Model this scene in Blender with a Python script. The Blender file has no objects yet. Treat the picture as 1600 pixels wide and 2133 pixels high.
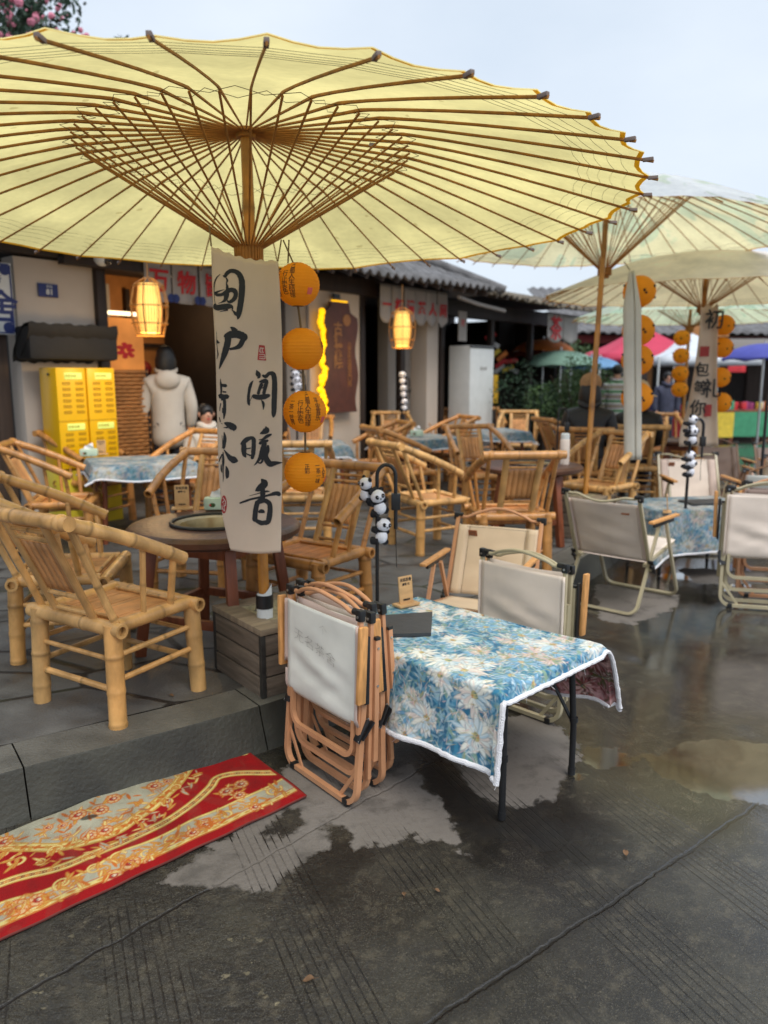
import bpy, bmesh, math, random
import numpy as np
from math import sin, cos, pi, radians, sqrt, atan2
from mathutils import Vector, Matrix
random.seed(7); rng = np.random.default_rng(7)
scene = bpy.context.scene
COL = scene.collection
# ------------------------------------------------------------------ camera
EYE = 1.55; PITCH = radians(10); FPX = 1600.0
cam = bpy.data.cameras.new('camera'); camo = bpy.data.objects.new('camera', cam); COL.objects.link(camo)
camo.location = (0, 0, EYE); camo.rotation_euler = (pi/2 - PITCH, 0, 0)
cam.sensor_fit = 'HORIZONTAL'; cam.sensor_width = 36; cam.lens = 36; cam.clip_start = .05; cam.clip_end = 600
cam.dof.use_dof = True; cam.dof.focus_distance = 2.5; cam.dof.aperture_fstop = 3.0
scene.camera = camo
# ------------------------------------------------------------------ sky and light (overcast)
SUN_EL, SUN_AZ = 56, 150
world = bpy.data.worlds.new("World"); scene.world = world; world.use_nodes = True
nt = world.node_tree; nt.nodes.clear()
def wn(t, **k):
    n = nt.nodes.new(t)
    for a, b in k.items(): setattr(n, a, b)
    return n
out = wn('ShaderNodeOutputWorld'); bg = wn('ShaderNodeBackground'); sky = wn('ShaderNodeTexSky')
sky.sky_type = 'NISHITA'; sky.sun_disc = False; sky.sun_elevation = radians(SUN_EL); sky.sun_rotation = radians(SUN_AZ)
sky.dust_density = 4; sky.ozone_density = 1.5
tc = wn('ShaderNodeTexCoord'); mp = wn('ShaderNodeMapping'); mp.inputs['Scale'].default_value = (1, 1, 2.2)
nz = wn('ShaderNodeTexNoise'); nz.inputs['Scale'].default_value = 1.6; nz.inputs['Detail'].default_value = 6; nz.inputs['Roughness'].default_value = .5
cr = wn('ShaderNodeValToRGB'); cr.color_ramp.elements[0].position = .3; cr.color_ramp.elements[0].color = (5.2, 6.15, 7.3, 1)
cr.color_ramp.elements[1].position = .72; cr.color_ramp.elements[1].color = (7.5, 8.15, 8.9, 1)
sep = wn('ShaderNodeSeparateXYZ'); mr = wn('ShaderNodeMapRange'); mr.inputs[1].default_value = 0.4; mr.inputs[2].default_value = .95; mr.inputs[3].default_value = 1; mr.inputs[4].default_value = 1.75
mul = wn('ShaderNodeVectorMath', operation='SCALE'); mix = wn('ShaderNodeMixRGB'); mix.inputs[0].default_value = .82
L = nt.links.new
L(tc.outputs['Generated'], mp.inputs[0]); L(mp.outputs[0], nz.inputs[0]); L(nz.outputs[0], cr.inputs[0])
L(tc.outputs['Generated'], sep.inputs[0]); L(sep.outputs[2], mr.inputs[0]); L(cr.outputs[0], mul.inputs[0]); L(mr.outputs[0], mul.inputs['Scale'])
L(sky.outputs[0], mix.inputs[1]); L(mul.outputs[0], mix.inputs[2]); L(mix.outputs[0], bg.inputs[0]); bg.inputs[1].default_value = .105
L(bg.outputs[0], out.inputs[0])
sun = bpy.data.lights.new('sun', 'SUN'); sun.energy = 1.5; sun.angle = radians(30); sun.color = (1, .97, .93)
suno = bpy.data.objects.new('sun', sun); COL.objects.link(suno)
saz = radians(SUN_AZ); _d = Vector((sin(saz)*cos(radians(SUN_EL)), cos(saz)*cos(radians(SUN_EL)), sin(radians(SUN_EL))))
suno.rotation_euler = _d.to_track_quat('Z', 'Y').to_euler()
scene.view_settings.view_transform = 'Standard'; scene.view_settings.look = 'None'
scene.view_settings.exposure = 0.34; scene.view_settings.gamma = 1
scene.cycles.max_bounces = 7; scene.cycles.diffuse_bounces = 3; scene.cycles.glossy_bounces = 3; scene.cycles.transparent_max_bounces = 6
scene.cycles.use_denoising = True
scene.cycles.sample_clamp_indirect = 4
# ------------------------------------------------------------------ world position of a photo point at a known height / distance
def _ray(u, v):
    x = (u-800)/FPX; y = -(v-1066.5)/FPX; c, s = cos(PITCH), sin(PITCH)
    return x, c+y*s, -s+y*c
def G(u, v, z=0.0):
    r = _ray(u, v); t = (z-EYE)/r[2]; return Vector((r[0]*t, r[1]*t, z))
def D(u, v, Y):
    r = _ray(u, v); t = Y/r[1]; return Vector((r[0]*t, r[1]*t, EYE+r[2]*t))
def s2l(c):
    c = np.asarray(c, float)/255.0
    return np.where(c <= .04045, c/12.92, ((c+.055)/1.055)**2.4)
def C(r, g, b): return tuple(float(x) for x in s2l((r, g, b)))
# ------------------------------------------------------------------ materials
MATS = {}
def newmat(name):
    m = bpy.data.materials.new(name); m.use_nodes = True; m.node_tree.nodes.clear(); MATS[name] = m
    t = m.node_tree
    def N(ty, **k):
        n = t.nodes.new(ty)
        for a, b in k.items():
            if a.startswith('_'): n.inputs[int(a[1:])].default_value = b
            else: setattr(n, a, b)
        return n
    o = N('ShaderNodeOutputMaterial'); return m, t, N, t.links.new, o
def mat(name, col, rough=.6, var=.25, scale=8, bump=.0, bscale=60, metal=0, spec=.5, trans=0, tcol=None, stretch=(1, 1, 1), attr=None, emit=0, ecol=None, coat=0, dirt=0):
    m, t, N, K, o = newmat(name)
    p = N('ShaderNodeBsdfPrincipled'); p.inputs['Roughness'].default_value = rough; p.inputs['Metallic'].default_value = metal
    p.inputs['Specular IOR Level'].default_value = spec; p.inputs['Coat Weight'].default_value = coat
    tc = N('ShaderNodeTexCoord'); mp = N('ShaderNodeMapping'); mp.inputs['Scale'].default_value = stretch
    oi = N('ShaderNodeObjectInfo'); ad = N('ShaderNodeVectorMath', operation='ADD')
    K(tc.outputs['Object'], mp.inputs[0]); K(mp.outputs[0], ad.inputs[0])
    sc = N('ShaderNodeMath', operation='MULTIPLY', _1=37.0); K(oi.outputs['Random'], sc.inputs[0]); K(sc.outputs[0], ad.inputs[1])
    n = N('ShaderNodeTexNoise'); n.inputs['Scale'].default_value = scale; n.inputs['Detail'].default_value = 5; K(ad.outputs[0], n.inputs[0])
    h = N('ShaderNodeHueSaturation'); mr = N('ShaderNodeMapRange', _3=1-var, _4=1+var); mr.inputs[1].default_value = .3; mr.inputs[2].default_value = .7
    K(n.outputs[0], mr.inputs[0]); K(mr.outputs[0], h.inputs['Value']); h.inputs['Color'].default_value = (*col, 1)
    src = None
    if attr:
        a = N('ShaderNodeAttribute', attribute_name=attr); K(a.outputs['Color'], h.inputs['Color'])
    cout = h.outputs[0]
    if dirt:
        n2 = N('ShaderNodeTexNoise'); n2.inputs['Scale'].default_value = scale*.35; n2.inputs['Detail'].default_value = 8; K(ad.outputs[0], n2.inputs[0])
        r2 = N('ShaderNodeMapRange', _3=0, _4=dirt); r2.inputs[1].default_value = .5; r2.inputs[2].default_value = .75; K(n2.outputs[0], r2.inputs[0])
        mx = N('ShaderNodeMixRGB'); K(r2.outputs[0], mx.inputs[0]); K(cout, mx.inputs[1]); mx.inputs[2].default_value = (col[0]*.35, col[1]*.32, col[2]*.28, 1); cout = mx.outputs[0]
    K(cout, p.inputs['Base Color'])
    if bump:
        b = N('ShaderNodeTexNoise'); b.inputs['Scale'].default_value = bscale; b.inputs['Detail'].default_value = 4; K(ad.outputs[0], b.inputs[0])
        bp = N('ShaderNodeBump'); bp.inputs['Strength'].default_value = bump; bp.inputs['Distance'].default_value = .01; K(b.outputs[0], bp.inputs['Height']); K(bp.outputs[0], p.inputs['Normal'])
    if emit:
        p.inputs['Emission Strength'].default_value = emit; p.inputs['Emission Color'].default_value = (*(ecol or col), 1)
    if trans:
        tr = N('ShaderNodeBsdfTranslucent')
        if tcol: hs = N('ShaderNodeHueSaturation'); hs.inputs['Color'].default_value = (*tcol, 1); K(mr.outputs[0], hs.inputs['Value']); K(hs.outputs[0], tr.inputs[0])
        else: K(cout, tr.inputs[0])
        ms = N('ShaderNodeMixShader'); ms.inputs[0].default_value = trans; K(p.outputs[0], ms.inputs[1]); K(tr.outputs[0], ms.inputs[2]); K(ms.outputs[0], o.inputs[0])
    else: K(p.outputs[0], o.inputs[0])
    return m
# ------------------------------------------------------------------ mesh collector
class MB:
    def __init__(s): s.v = []; s.f = []; s.c = None; s.mi = []; s.col = []
    def add(s, vs, fs, M=None, col=None):
        o = len(s.v)
        s.v += [tuple(M @ Vector(p)) if M is not None else tuple(p) for p in vs]
        s.f += [tuple(i+o for i in f) for f in fs]
        if s.c is not None or col is not None:
            if s.c is None: s.c = [(1, 1, 1)]*o
            s.c += [col if col is not None else (1, 1, 1)]*len(vs)
        return s
    def box(s, c, d, R=None, bevel=0, M=None):
        bm = bmesh.new(); bmesh.ops.create_cube(bm, size=1)
        for v in bm.verts: v.co = Vector((v.co.x*d[0], v.co.y*d[1], v.co.z*d[2]))
        if bevel: bmesh.ops.bevel(bm, geom=bm.edges[:], offset=bevel, segments=2, affect='EDGES', profile=.6)
        T = Matrix.Translation(c)
        if R is not None: T = T @ R
        if M is not None: T = M @ T
        bm.verts.index_update()
        s.add([v.co for v in bm.verts], [[v.index for v in f.verts] for f in bm.faces], T); bm.free(); return s
    def bar(s, a, b, w, h, up=(0, 0, 1), bevel=0):
        a, b = Vector(a), Vector(b); d = b-a; y = d.normalized(); u = Vector(up)
        x = y.cross(u)
        if x.length < 1e-4: x = y.cross(Vector((1, 0, 0)))
        x.normalize(); z = x.cross(y)
        R = Matrix((x, y, z)).transposed().to_4x4()
        return s.box((a+b)/2, (w, d.length, h), R, bevel)
    def tube(s, pts, r, n=10, cap=True, closed=False, sx=1, sy=1, up=None, hollow=0, cols=None):
        pts = [Vector(p) for p in pts]; m = len(pts)
        rs = r if isinstance(r, (list, tuple)) else [r]*m
        o = len(s.v); T = []
        for i in range(m):
            if closed: d = pts[(i+1) % m]-pts[i-1]
            else: d = pts[min(i+1, m-1)]-pts[max(i-1, 0)]
            T.append(d.normalized() if d.length > 1e-9 else Vector((0, 0, 1)))
        ref = Vector(up) if up else (Vector((0, 0, 1)) if abs(T[0].z) < .9 else Vector((1, 0, 0)))
        x = T[0].cross(ref).normalized()
        vs = []; fs = []; cc = []
        for i in range(m):
            if up: x = T[i].cross(Vector(up)); x = x.normalized() if x.length > 1e-5 else Vector((1, 0, 0))
            else:
                x = x-T[i]*x.dot(T[i]); x.normalize()
            y = x.cross(T[i])
            for k in range(n):
                a = 2*pi*(k+.5)/n
                vs.append(pts[i]+x*(cos(a)*rs[i]*sx)+y*(sin(a)*rs[i]*sy))
                if cols: cc.append(cols[i])
        for i in range(m-1 if not closed else m):
            j = (i+1) % m
            for k in range(n):
                l = (k+1) % n; fs.append((i*n+k, i*n+l, j*n+l, j*n+k))
        if cap and not closed:
            for e, sg in ((0, -1), (m-1, 1)):
                if hollow:
                    b = len(vs); q = len(vs)
                    for k in range(n): vs.append(pts[e]+(vs[e*n+k]-pts[e])*hollow); cc.append(tuple(np.array(cols[e])*.8)) if cols else None
                    for k in range(n): vs.append(pts[e]+(vs[e*n+k]-pts[e])*hollow-T[e]*sg*.03); cc.append(tuple(np.array(cols[e])*.35)) if cols else None
                    for k in range(n):
                        l = (k+1) % n
                        fs.append((e*n+k, b+k, b+l, e*n+l) if sg > 0 else (e*n+k, e*n+l, b+l, b+k))
                        fs.append((b+k, b+n+k, b+n+l, b+l) if sg > 0 else (b+k, b+l, b+n+l, b+n+k))
                    fs.append(tuple(b+n+k for k in range(n)))
                else: fs.append(tuple(e*n+k for k in (range(n) if sg > 0 else reversed(range(n)))))
        if cols:
            if s.c is None: s.c = [(1, 1, 1)]*o
            s.c += cc
        elif s.c is not None: s.c += [(1, 1, 1)]*len(vs)
        s.v += [tuple(p) for p in vs]; s.f += [tuple(i+o for i in f) for f in fs]; return s
    def lathe(s, prof, n=24, c=(0, 0, 0), M=None, cap=True):
        vs = []; fs = []
        for (r, z) in prof:
            for k in range(n): a = 2*pi*k/n; vs.append((c[0]+r*cos(a), c[1]+r*sin(a), c[2]+z))
        for i in range(len(prof)-1):
            for k in range(n):
                l = (k+1) % n; fs.append((i*n+k, i*n+l, (i+1)*n+l, (i+1)*n+k))
        if cap:
            if prof[0][0] > 1e-4: fs.append(tuple(reversed(range(n))))
            if prof[-1][0] > 1e-4: fs.append(tuple((len(prof)-1)*n+k for k in range(n)))
        return s.add(vs, fs, M)
    def ball(s, c, r, n=14, M=None, R=None):
        r = r if isinstance(r, (tuple, list)) else (r, r, r); vs = []; fs = []; m = n//2+1
        for i in range(m+1):
            th = pi*i/m
            for k in range(n):
                a = 2*pi*k/n; p = Vector((r[0]*sin(th)*cos(a), r[1]*sin(th)*sin(a), r[2]*cos(th)))
                if R is not None: p = R @ p
                vs.append(Vector(c)+p)
        for i in range(m):
            for k in range(n):
                l = (k+1) % n; fs.append((i*n+k, (i+1)*n+k, (i+1)*n+l, i*n+l))
        return s.add(vs, fs, M)
    def grid(s, P, M=None):            # P: rows of points
        h, w = len(P), len(P[0])
        s.add([p for row in P for p in row], [(i*w+j, i*w+j+1, (i+1)*w+j+1, (i+1)*w+j) for i in range(h-1) for j in range(w-1)], M); return s
    def mesh(s, name, m=None, smooth=True):
        me = bpy.data.meshes.new(name); me.from_pydata(s.v, [], s.f)
        if m: me.materials.append(m)
        if s.c is not None:
            a = me.color_attributes.new('Col', 'FLOAT_COLOR', 'POINT')
            a.data.foreach_set('color', np.hstack([np.array(s.c, float), np.ones((len(s.c), 1))]).ravel())
        me.validate(); 
        if smooth: me.shade_smooth(); me.set_sharp_from_angle(angle=radians(38))
        return me
    def build(s, name, m=None, parent=None, smooth=True, label=None, solid=0):
        o = bpy.data.objects.new(name, s.mesh(name, m, smooth)); COL.objects.link(o)
        if parent is not None: o.parent = parent
        if label: o['label'] = label
        if solid: md = o.modifiers.new('s', 'SOLIDIFY'); md.thickness = solid; md.offset = 0
        return o
def tag(o, label=None, cat=None, group=None, kind=None):
    for k, v in (('label', label), ('category', cat), ('group', group), ('kind', kind)):
        if v: o[k] = v
    return o
def thing(name, label, cat, loc=(0, 0, 0), head=90, group=None, tilt=None):
    o = bpy.data.objects.new(name, None); COL.objects.link(o); o.location = loc; o.empty_display_size = .1
    o.rotation_euler = (*(tilt or (0, 0)), radians(head-90)); return tag(o, label, cat, group)
def kids(o): return [c for c in bpy.data.objects if c.parent == o]
def copy_tree(o, parent=None):
    c = o.copy(); COL.objects.link(c); c.parent = parent
    for ch in CH.get(o.name) or kids(o): copy_tree(ch, c)
    return c
CH = {}
def freeze(o):
    CH[o.name] = kids(o)
    for c in CH[o.name]: CH[c.name] = kids(c)
def place(o, x, y, z, head, label=None, group=None, tilt=None, scale=None):
    o.location = (x, y, z); o.rotation_euler = (*(tilt or (0, 0)), radians(head-90))
    if label: o['label'] = label
    if group: o['group'] = group
    if scale: o.scale = (scale,)*3
    return o
def crv(pts, n=6):                       # catmull-rom through rows of any width
    P = [np.array(p, float) for p in pts]; P = [2*P[0]-P[1]]+P+[2*P[-1]-P[-2]]; R = []
    for i in range(1, len(P)-2):
        for k in range(n):
            t = k/n; R.append(.5*((2*P[i])+(-P[i-1]+P[i+1])*t+(2*P[i-1]-5*P[i]+4*P[i+1]-P[i+2])*t*t+(-P[i-1]+3*P[i]-3*P[i+1]+P[i+2])*t**3))
    R.append(P[-2]); return R
def text_mesh(body, size, extrude=.0008, vertical=False, bold=0.0):
    cu = bpy.data.curves.new('t', 'FONT'); cu.body = '\n'.join(body) if vertical else body; cu.size = size; cu.extrude = extrude
    cu.align_x = 'CENTER'; cu.align_y = 'CENTER'; cu.offset = bold; cu.resolution_u = 2
    if vertical: cu.space_line = .85
    ob = bpy.data.objects.new('t', cu); COL.objects.link(ob); bpy.context.view_layer.update()
    me = bpy.data.meshes.new_from_object(ob.evaluated_get(bpy.context.evaluated_depsgraph_get()))
    v = [tuple(x.co) for x in me.vertices]; f = [tuple(p.vertices) for p in me.polygons]
    bpy.data.objects.remove(ob); bpy.data.curves.remove(cu); bpy.data.meshes.remove(me); return v, f
def put_text(name, body, size, m, M, parent=None, vertical=False, bold=0.0, warp=None, extrude=.0008, mb=None):
    v, f = text_mesh(body, size, extrude, vertical, bold)
    if warp: v = [warp(p) for p in v]
    b = mb or MB(); b.add(v, f, M)
    return b if mb else b.build(name, m, parent, smooth=False)
def frame(o, x, z):                      # matrix: local x,z given, text plane local XY -> x, z
    x = Vector(x).normalized(); z = Vector(z).normalized(); y = x.cross(z)*-1
    return Matrix.Translation(o) @ Matrix((x, z, -y if False else x.cross(z))).transposed().to_4x4()
# ================================================================== materials used throughout
BAM = C(210, 161, 100); BAM2 = C(200, 142, 88)
m_bam = mat('bamboo', BAM, .3, .34, 13, .2, 120, attr='Col', stretch=(1, 1, .45), dirt=.6)
m_bamslat = mat('bamboo_strips', BAM2, .45, .3, 9, .2, 40, attr='Col')
m_ring = mat('bamboo_rib', C(162, 108, 44), .6, .3, 20, .1)
m_copper = mat('copper_tube', C(202, 146, 106), .34, .1, 10, coat=.2, dirt=.25)
m_khaki = mat('khaki_tube', C(176, 164, 134), .34, .08, 10, coat=.2)
m_brownt = mat('brown_tube', C(130, 96, 70), .4, .1, 10)
m_cap = mat('black_plastic', (.012, .012, .013), .35, .1, 10)
m_steel = mat('steel_screw', (.6, .6, .6), .3, .1, 10, metal=1)
m_black = mat('black_metal', (.012, .012, .013), .4, .2, 30)
m_canvas = mat('cream_canvas', C(226, 210, 196), .85, .10, 5, .15, 350, dirt=.12)
m_canvasg = mat('grey_canvas', C(228, 226, 216), .85, .10, 5, .15, 350, dirt=.15)
m_canvast = mat('tan_canvas', C(214, 190, 160), .85, .08, 5, .15, 350, dirt=.1)
m_canvasp = mat('pink_canvas', C(210, 188, 176), .85, .08, 5, .15, 350, dirt=.15)
m_canvasb = mat('brown_canvas', C(146, 126, 116), .85, .08, 5, .15, 350)
m_seam = mat('canvas_border', C(200, 176, 164), .85, .05, 8, .1, 300)
m_pine = mat('arm_wood', C(214, 154, 92), .5, .25, 14, .1, 60, stretch=(6, 6, 1), dirt=.35)
m_patch = mat('leather_patch', C(150, 90, 58), .6, .15, 40)
m_darkline = mat('stitch', C(90, 72, 60), .8)
m_wood = mat('red_wood', C(124, 66, 38), .4, .3, 9, .15, 50, stretch=(3, 3, .6), dirt=.4)
m_woodtop = mat('worn_table_wood', C(84, 54, 40), .42, .4, 9, .3, 40, dirt=.6)
m_crate = mat('grey_weathered_wood', C(112, 98, 84), .8, .3, 12, .4, 50, stretch=(.5, .5, 5), dirt=.5)
m_cratetop = mat('grey_weathered_lid', C(134, 118, 98), .8, .25, 10, .4, 60, stretch=(3, .6, 1), dirt=.4)
m_cement = mat('cement', C(150, 140, 112), .9, .35, 30, .8, 90)
m_iron = mat('dark_iron', (.03, .028, .025), .5, .3, 30)
m_brass = mat('brazier_rim', C(160, 140, 100), .35, .3, 12, metal=.8)
m_ash = mat('ash', C(70, 62, 56), .9, .4, 40, .6)
m_wall = mat('lime_plaster', C(202, 188, 174), .85, .07, 1.2, .15, 25, dirt=.1)
m_wallg = mat('grey_plaster', C(150, 144, 138), .85, .08, 1.2, .15, 25, dirt=.15)
m_dark = mat('dark_timber', C(44, 32, 26), .6, .3, 4, .2, 30, stretch=(4, 4, .6))
m_dark2 = mat('interior_dark', C(40, 32, 28), .8, .2, 4)
m_plank = mat('plank_wall', C(66, 52, 44), .7, .35, 3, .3, 20, stretch=(6, 6, .4))
m_tanboard = mat('tan_board', C(176, 120, 66), .6, .2, 5)
m_tile = mat('roof_tile', C(104, 102, 102), .8, .35, 6, .6, 30, dirt=.6)
m_thatch = mat('weathered_eave', C(110, 100, 86), .9, .35, 8, .6, 40, dirt=.4)
m_ink = mat('black_ink', (.012, .012, .014), .7, .1)
m_red = mat('red_ink', C(196, 40, 44), .7, .15)
m_blue = mat('blue_paint', C(34, 50, 110), .6, .1)
m_white = mat('white_board', C(212, 214, 212), .5, .05)
m_yellow = mat('yellow_shell', C(244, 188, 8), .35, .03, 3)
m_yellow2 = mat('yellow_shell_base', C(232, 208, 60), .4, .03, 3)
m_slot = mat('yellow_slot', C(170, 130, 10), .5, .05)
m_lime = mat('lime_label', C(222, 236, 120), .4, .02, emit=.25, ecol=C(222, 236, 120))
m_gold = mat('gold_letters', C(150, 100, 50), .5, .1)
m_brownb = mat('carved_board', C(82, 42, 30), .5, .25, 8, .4, 30)
m_led = mat('yellow_led', C(255, 200, 0), .5, .1, emit=1.1, ecol=C(255, 186, 0))
m_linen = mat('linen_banner', C(224, 206, 186), .85, .06, 5, .2, 500, trans=.3, tcol=C(222, 190, 150), dirt=.06)
m_linenw = mat('pale_banner', C(216, 212, 200), .85, .06, 5, .2, 500, trans=.3, tcol=C(220, 210, 190))
m_lant = mat('orange_paper', C(252, 164, 30), .7, .06, 8, .05, trans=.5, tcol=C(255, 206, 80))
m_pink = mat('pink_stamp', C(226, 120, 110), .7, .1, trans=.3)
m_string = mat('string', C(110, 90, 60), .8)
m_pw = mat('white_plush', C(232, 232, 240), .9, .04, 30, .5, 300)
m_pb = mat('black_plush', (.012, .012, .016), .9, .2, 30, .5, 300)
m_slate = mat('black_slate', C(58, 58, 60), .55, .12, 20, .15, 60)
m_signwood = mat('sign_wood', C(200, 158, 108), .55, .15, 10, .1, 60, stretch=(1, 1, 5))
m_glow = mat('lit_lamp_paper', C(255, 214, 120), .6, .05, emit=1.0, ecol=C(255, 200, 96))
m_trim = mat('white_fleece_trim', C(232, 230, 232), .95, .05, 20, .6, 200)
m_tissue = mat('tissue_pack', C(196, 214, 190), .6, .2, 12)
m_hair = mat('black_hair', (.01, .009, .009), .5, .3, 40)
m_skin = mat('skin', C(206, 156, 130), .55, .08)
m_coatw = mat('white_puffer', C(208, 198, 184), .6, .06, 5, .2, 20)
m_coatb = mat('black_coat', (.014, .014, .016), .6, .2, 6, .3, 20)
m_knit = mat('beige_knit', C(168, 130, 92), .9, .2, 30, .8, 90)
m_straw = mat('pale_hat', C(206, 184, 150), .9, .15, 20)
m_leaf = mat('shrub_leaf', C(58, 84, 40), .6, .5, 3)
m_leafd = mat('rose_leaf', C(40, 66, 44), .6, .5, 3)
m_rose = mat('pink_rose', C(216, 130, 150), .7, .3, 5)
m_trunk = mat('bark', C(74, 56, 44), .9, .3, 10, .5)
# ================================================================== street
def sdf_poly(px, py, poly):
    p = np.array(poly, float); d = np.full(px.shape, 1e9); ins = np.zeros(px.shape, bool); n = len(p)
    for i in range(n):
        a, b = p[i], p[(i+1) % n]; e = b-a; wx, wy = px-a[0], py-a[1]
        t = np.clip((wx*e[0]+wy*e[1])/(e@e+1e-12), 0, 1); d = np.minimum(d, np.hypot(wx-e[0]*t, wy-e[1]*t))
        c = ((a[1] > py) != (b[1] > py)) & (px < (b[0]-a[0])*(py-a[1])/(b[1]-a[1]+1e-12)+a[0]); ins ^= c
    return np.where(ins, d, -d)
W = lambda pts: [tuple(G(u, v, 0))[:2] for u, v in pts]
DRY = [W([(330, 1835), (470, 1740), (540, 1690), (560, 1625), (600, 1590), (720, 1560), (800, 1600), (868, 1585), (905, 1650), (942, 1700), (978, 1775), (900, 1752), (842, 1732), (820, 1765), (770, 1745), (735, 1775), (718, 1715), (672, 1722), (690, 1760), (640, 1795), (566, 1852), (450, 1842)]),
       W([(930, 1555), (1000, 1490), (1140, 1480), (1210, 1560), (1192, 1620), (1150, 1665), (1040, 1678), (960, 1628)]),
       W([(1235, 1215), (1330, 1220), (1420, 1240), (1410, 1268), (1320, 1300), (1250, 1292)]),
       W([(1405, 1180), (1600, 1190), (1600, 1215), (1450, 1215)])]
STAIN_SHADE = [W([(800, 1545), (905, 1555), (935, 1612), (1040, 1685), (1075, 1700), (1010, 1790), (975, 1775), (940, 1700), (885, 1640)]), W([(560, 1560), (640, 1545), (760, 1550), (720, 1580), (600, 1600), (570, 1600)]), W([(1080, 1660), (1160, 1665), (1290, 1720), (1270, 1800), (1150, 1790), (1060, 1720)]), W([(640, 1790), (720, 1730), (760, 1790), (720, 1850), (650, 1880)])]  # near-black wet stains that also paint in the shade under table and chairs
DAMP = [W([(585, 1690), (622, 1680), (640, 1700), (600, 1730), (575, 1745), (560, 1720)])]
PUD = [W([(1330, 1575), (1480, 1535), (1700, 1560), (1760, 1700), (1600, 1685), (1430, 1640)]), W([(1205, 1560), (1290, 1550), (1310, 1590), (1240, 1600)]),
       W([(1150, 1625), (1230, 1600), (1215, 1620), (1160, 1640)]), W([(1370, 1195), (1440, 1190), (1460, 1210), (1380, 1215)]), W([(1490, 1210), (1600, 1200), (1600, 1222), (1500, 1232)])]
def ground_sheet():
    xs = np.concatenate([[-60, -25, -10, -5, -3], np.arange(-2.2, 3.6, .035), np.arange(3.7, 8, .15), [10, 15, 30, 80]])
    ys = np.concatenate([[-30, -8, -1, .4], np.arange(.9, 7.2, .035), np.arange(7.3, 12, .2), [14, 18, 25, 40, 90]])
    X, Y = np.meshgrid(xs, ys); dry = np.full(X.shape, -1.0); pud = np.full(X.shape, -1.0); stain_shade = np.full(X.shape, -1.0)
    for p in STAIN_SHADE: stain_shade = np.maximum(stain_shade, sdf_poly(X, Y, p))
    for p in DRY: dry = np.maximum(dry, sdf_poly(X, Y, p))
    for p in DAMP: dry = np.minimum(dry, -sdf_poly(X, Y, p))
    for p in PUD: pud = np.maximum(pud, sdf_poly(X, Y, p))
    Z = .004*np.sin(X*1.3+1)*np.cos(Y*1.1)*(np.hypot(X, Y-3) < 8)-.004
    h, w = X.shape; idx = np.arange(h*w).reshape(h, w)
    me = bpy.data.meshes.new('street'); F = np.stack([idx[:-1, :-1], idx[:-1, 1:], idx[1:, 1:], idx[1:, :-1]], -1).reshape(-1, 4)
    me.from_pydata(np.stack([X, Y, Z], -1).reshape(-1, 3).tolist(), [], F.tolist())
    for nm, A in (('dry', dry), ('pud', pud), ('stain_shade', stain_shade)):
        a = me.attributes.new(nm, 'FLOAT', 'POINT'); a.data.foreach_set('value', np.clip(A, -1, 1).ravel().astype(np.float32))
    me.shade_smooth()
    m, t, N, K, o = newmat('wet_concrete')
    p = N('ShaderNodeBsdfPrincipled'); K(p.outputs[0], o.inputs[0]); geo = N('ShaderNodeNewGeometry'); P = geo.outputs['Position']
    def noise(s, d=6, r=.55, vec=P, st=None):
        n = N('ShaderNodeTexNoise'); n.inputs['Scale'].default_value = s; n.inputs['Detail'].default_value = d; n.inputs['Roughness'].default_value = r
        if st: mp = N('ShaderNodeMapping'); mp.inputs['Scale'].default_value = st[0]; mp.inputs['Rotation'].default_value = (0, 0, st[1]); K(vec, mp.inputs[0]); vec = mp.outputs[0]
        K(vec, n.inputs[0]); return n.outputs[0]
    def M_(op, a, b=None, c=None, clamp=False):
        n = N('ShaderNodeMath', operation=op, use_clamp=clamp)
        for i, x in enumerate((a, b, c)):
            if x is None: continue
            if isinstance(x, (int, float)): n.inputs[i].default_value = x
            else: K(x, n.inputs[i])
        return n.outputs[0]
    def ramp(x, a, b, lo=0, hi=1):
        n = N('ShaderNodeMapRange', _3=lo, _4=hi); n.inputs[1].default_value = a; n.inputs[2].default_value = b; n.interpolation_type = 'SMOOTHSTEP'; K(x, n.inputs[0]); return n.outputs[0]
    def mixc(f, a, b):
        n = N('ShaderNodeMixRGB')
        for i, x in enumerate((f, a, b)):
            if isinstance(x, (int, float)): n.inputs[i].default_value = x if i == 0 else (x, x, x, 1)
            elif isinstance(x, tuple): n.inputs[i].default_value = (*x, 1)
            else: K(x, n.inputs[i])
        return n.outputs[0]
    ad = N('ShaderNodeAttribute', attribute_name='dry'); ap = N('ShaderNodeAttribute', attribute_name='pud')
    n1 = noise(9, 8, .65); n2 = noise(1.4, 5); n3 = noise(260, 3, .7); n4 = noise(38, 5, .7)
    dsum = M_('ADD', ad.outputs['Fac'], M_('MULTIPLY', M_('SUBTRACT', n1, .5), .22))
    # groove lines of the tined concrete
    sx = N('ShaderNodeSeparateXYZ'); K(P, sx.inputs[0]); a = radians(66)
    wv = M_('ADD', M_('MULTIPLY', sx.outputs[0], sin(a)), M_('MULTIPLY', sx.outputs[1], cos(a)))
    wv = M_('ADD', wv, M_('MULTIPLY', M_('SUBTRACT', noise(.8, 2), .5), .03))
    ln = M_('ABSOLUTE', M_('SUBTRACT', M_('FRACT', M_('DIVIDE', wv, .026)), .5)); line = ramp(ln, .40, .475)
    bandn = M_('FRACT', M_('DIVIDE', wv, .43)); band = M_('MULTIPLY', M_('MULTIPLY', ramp(bandn, .1, .14), ramp(bandn, .58, .64, 1, 0)), ramp(noise(.9, 2), .34, .42))
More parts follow.
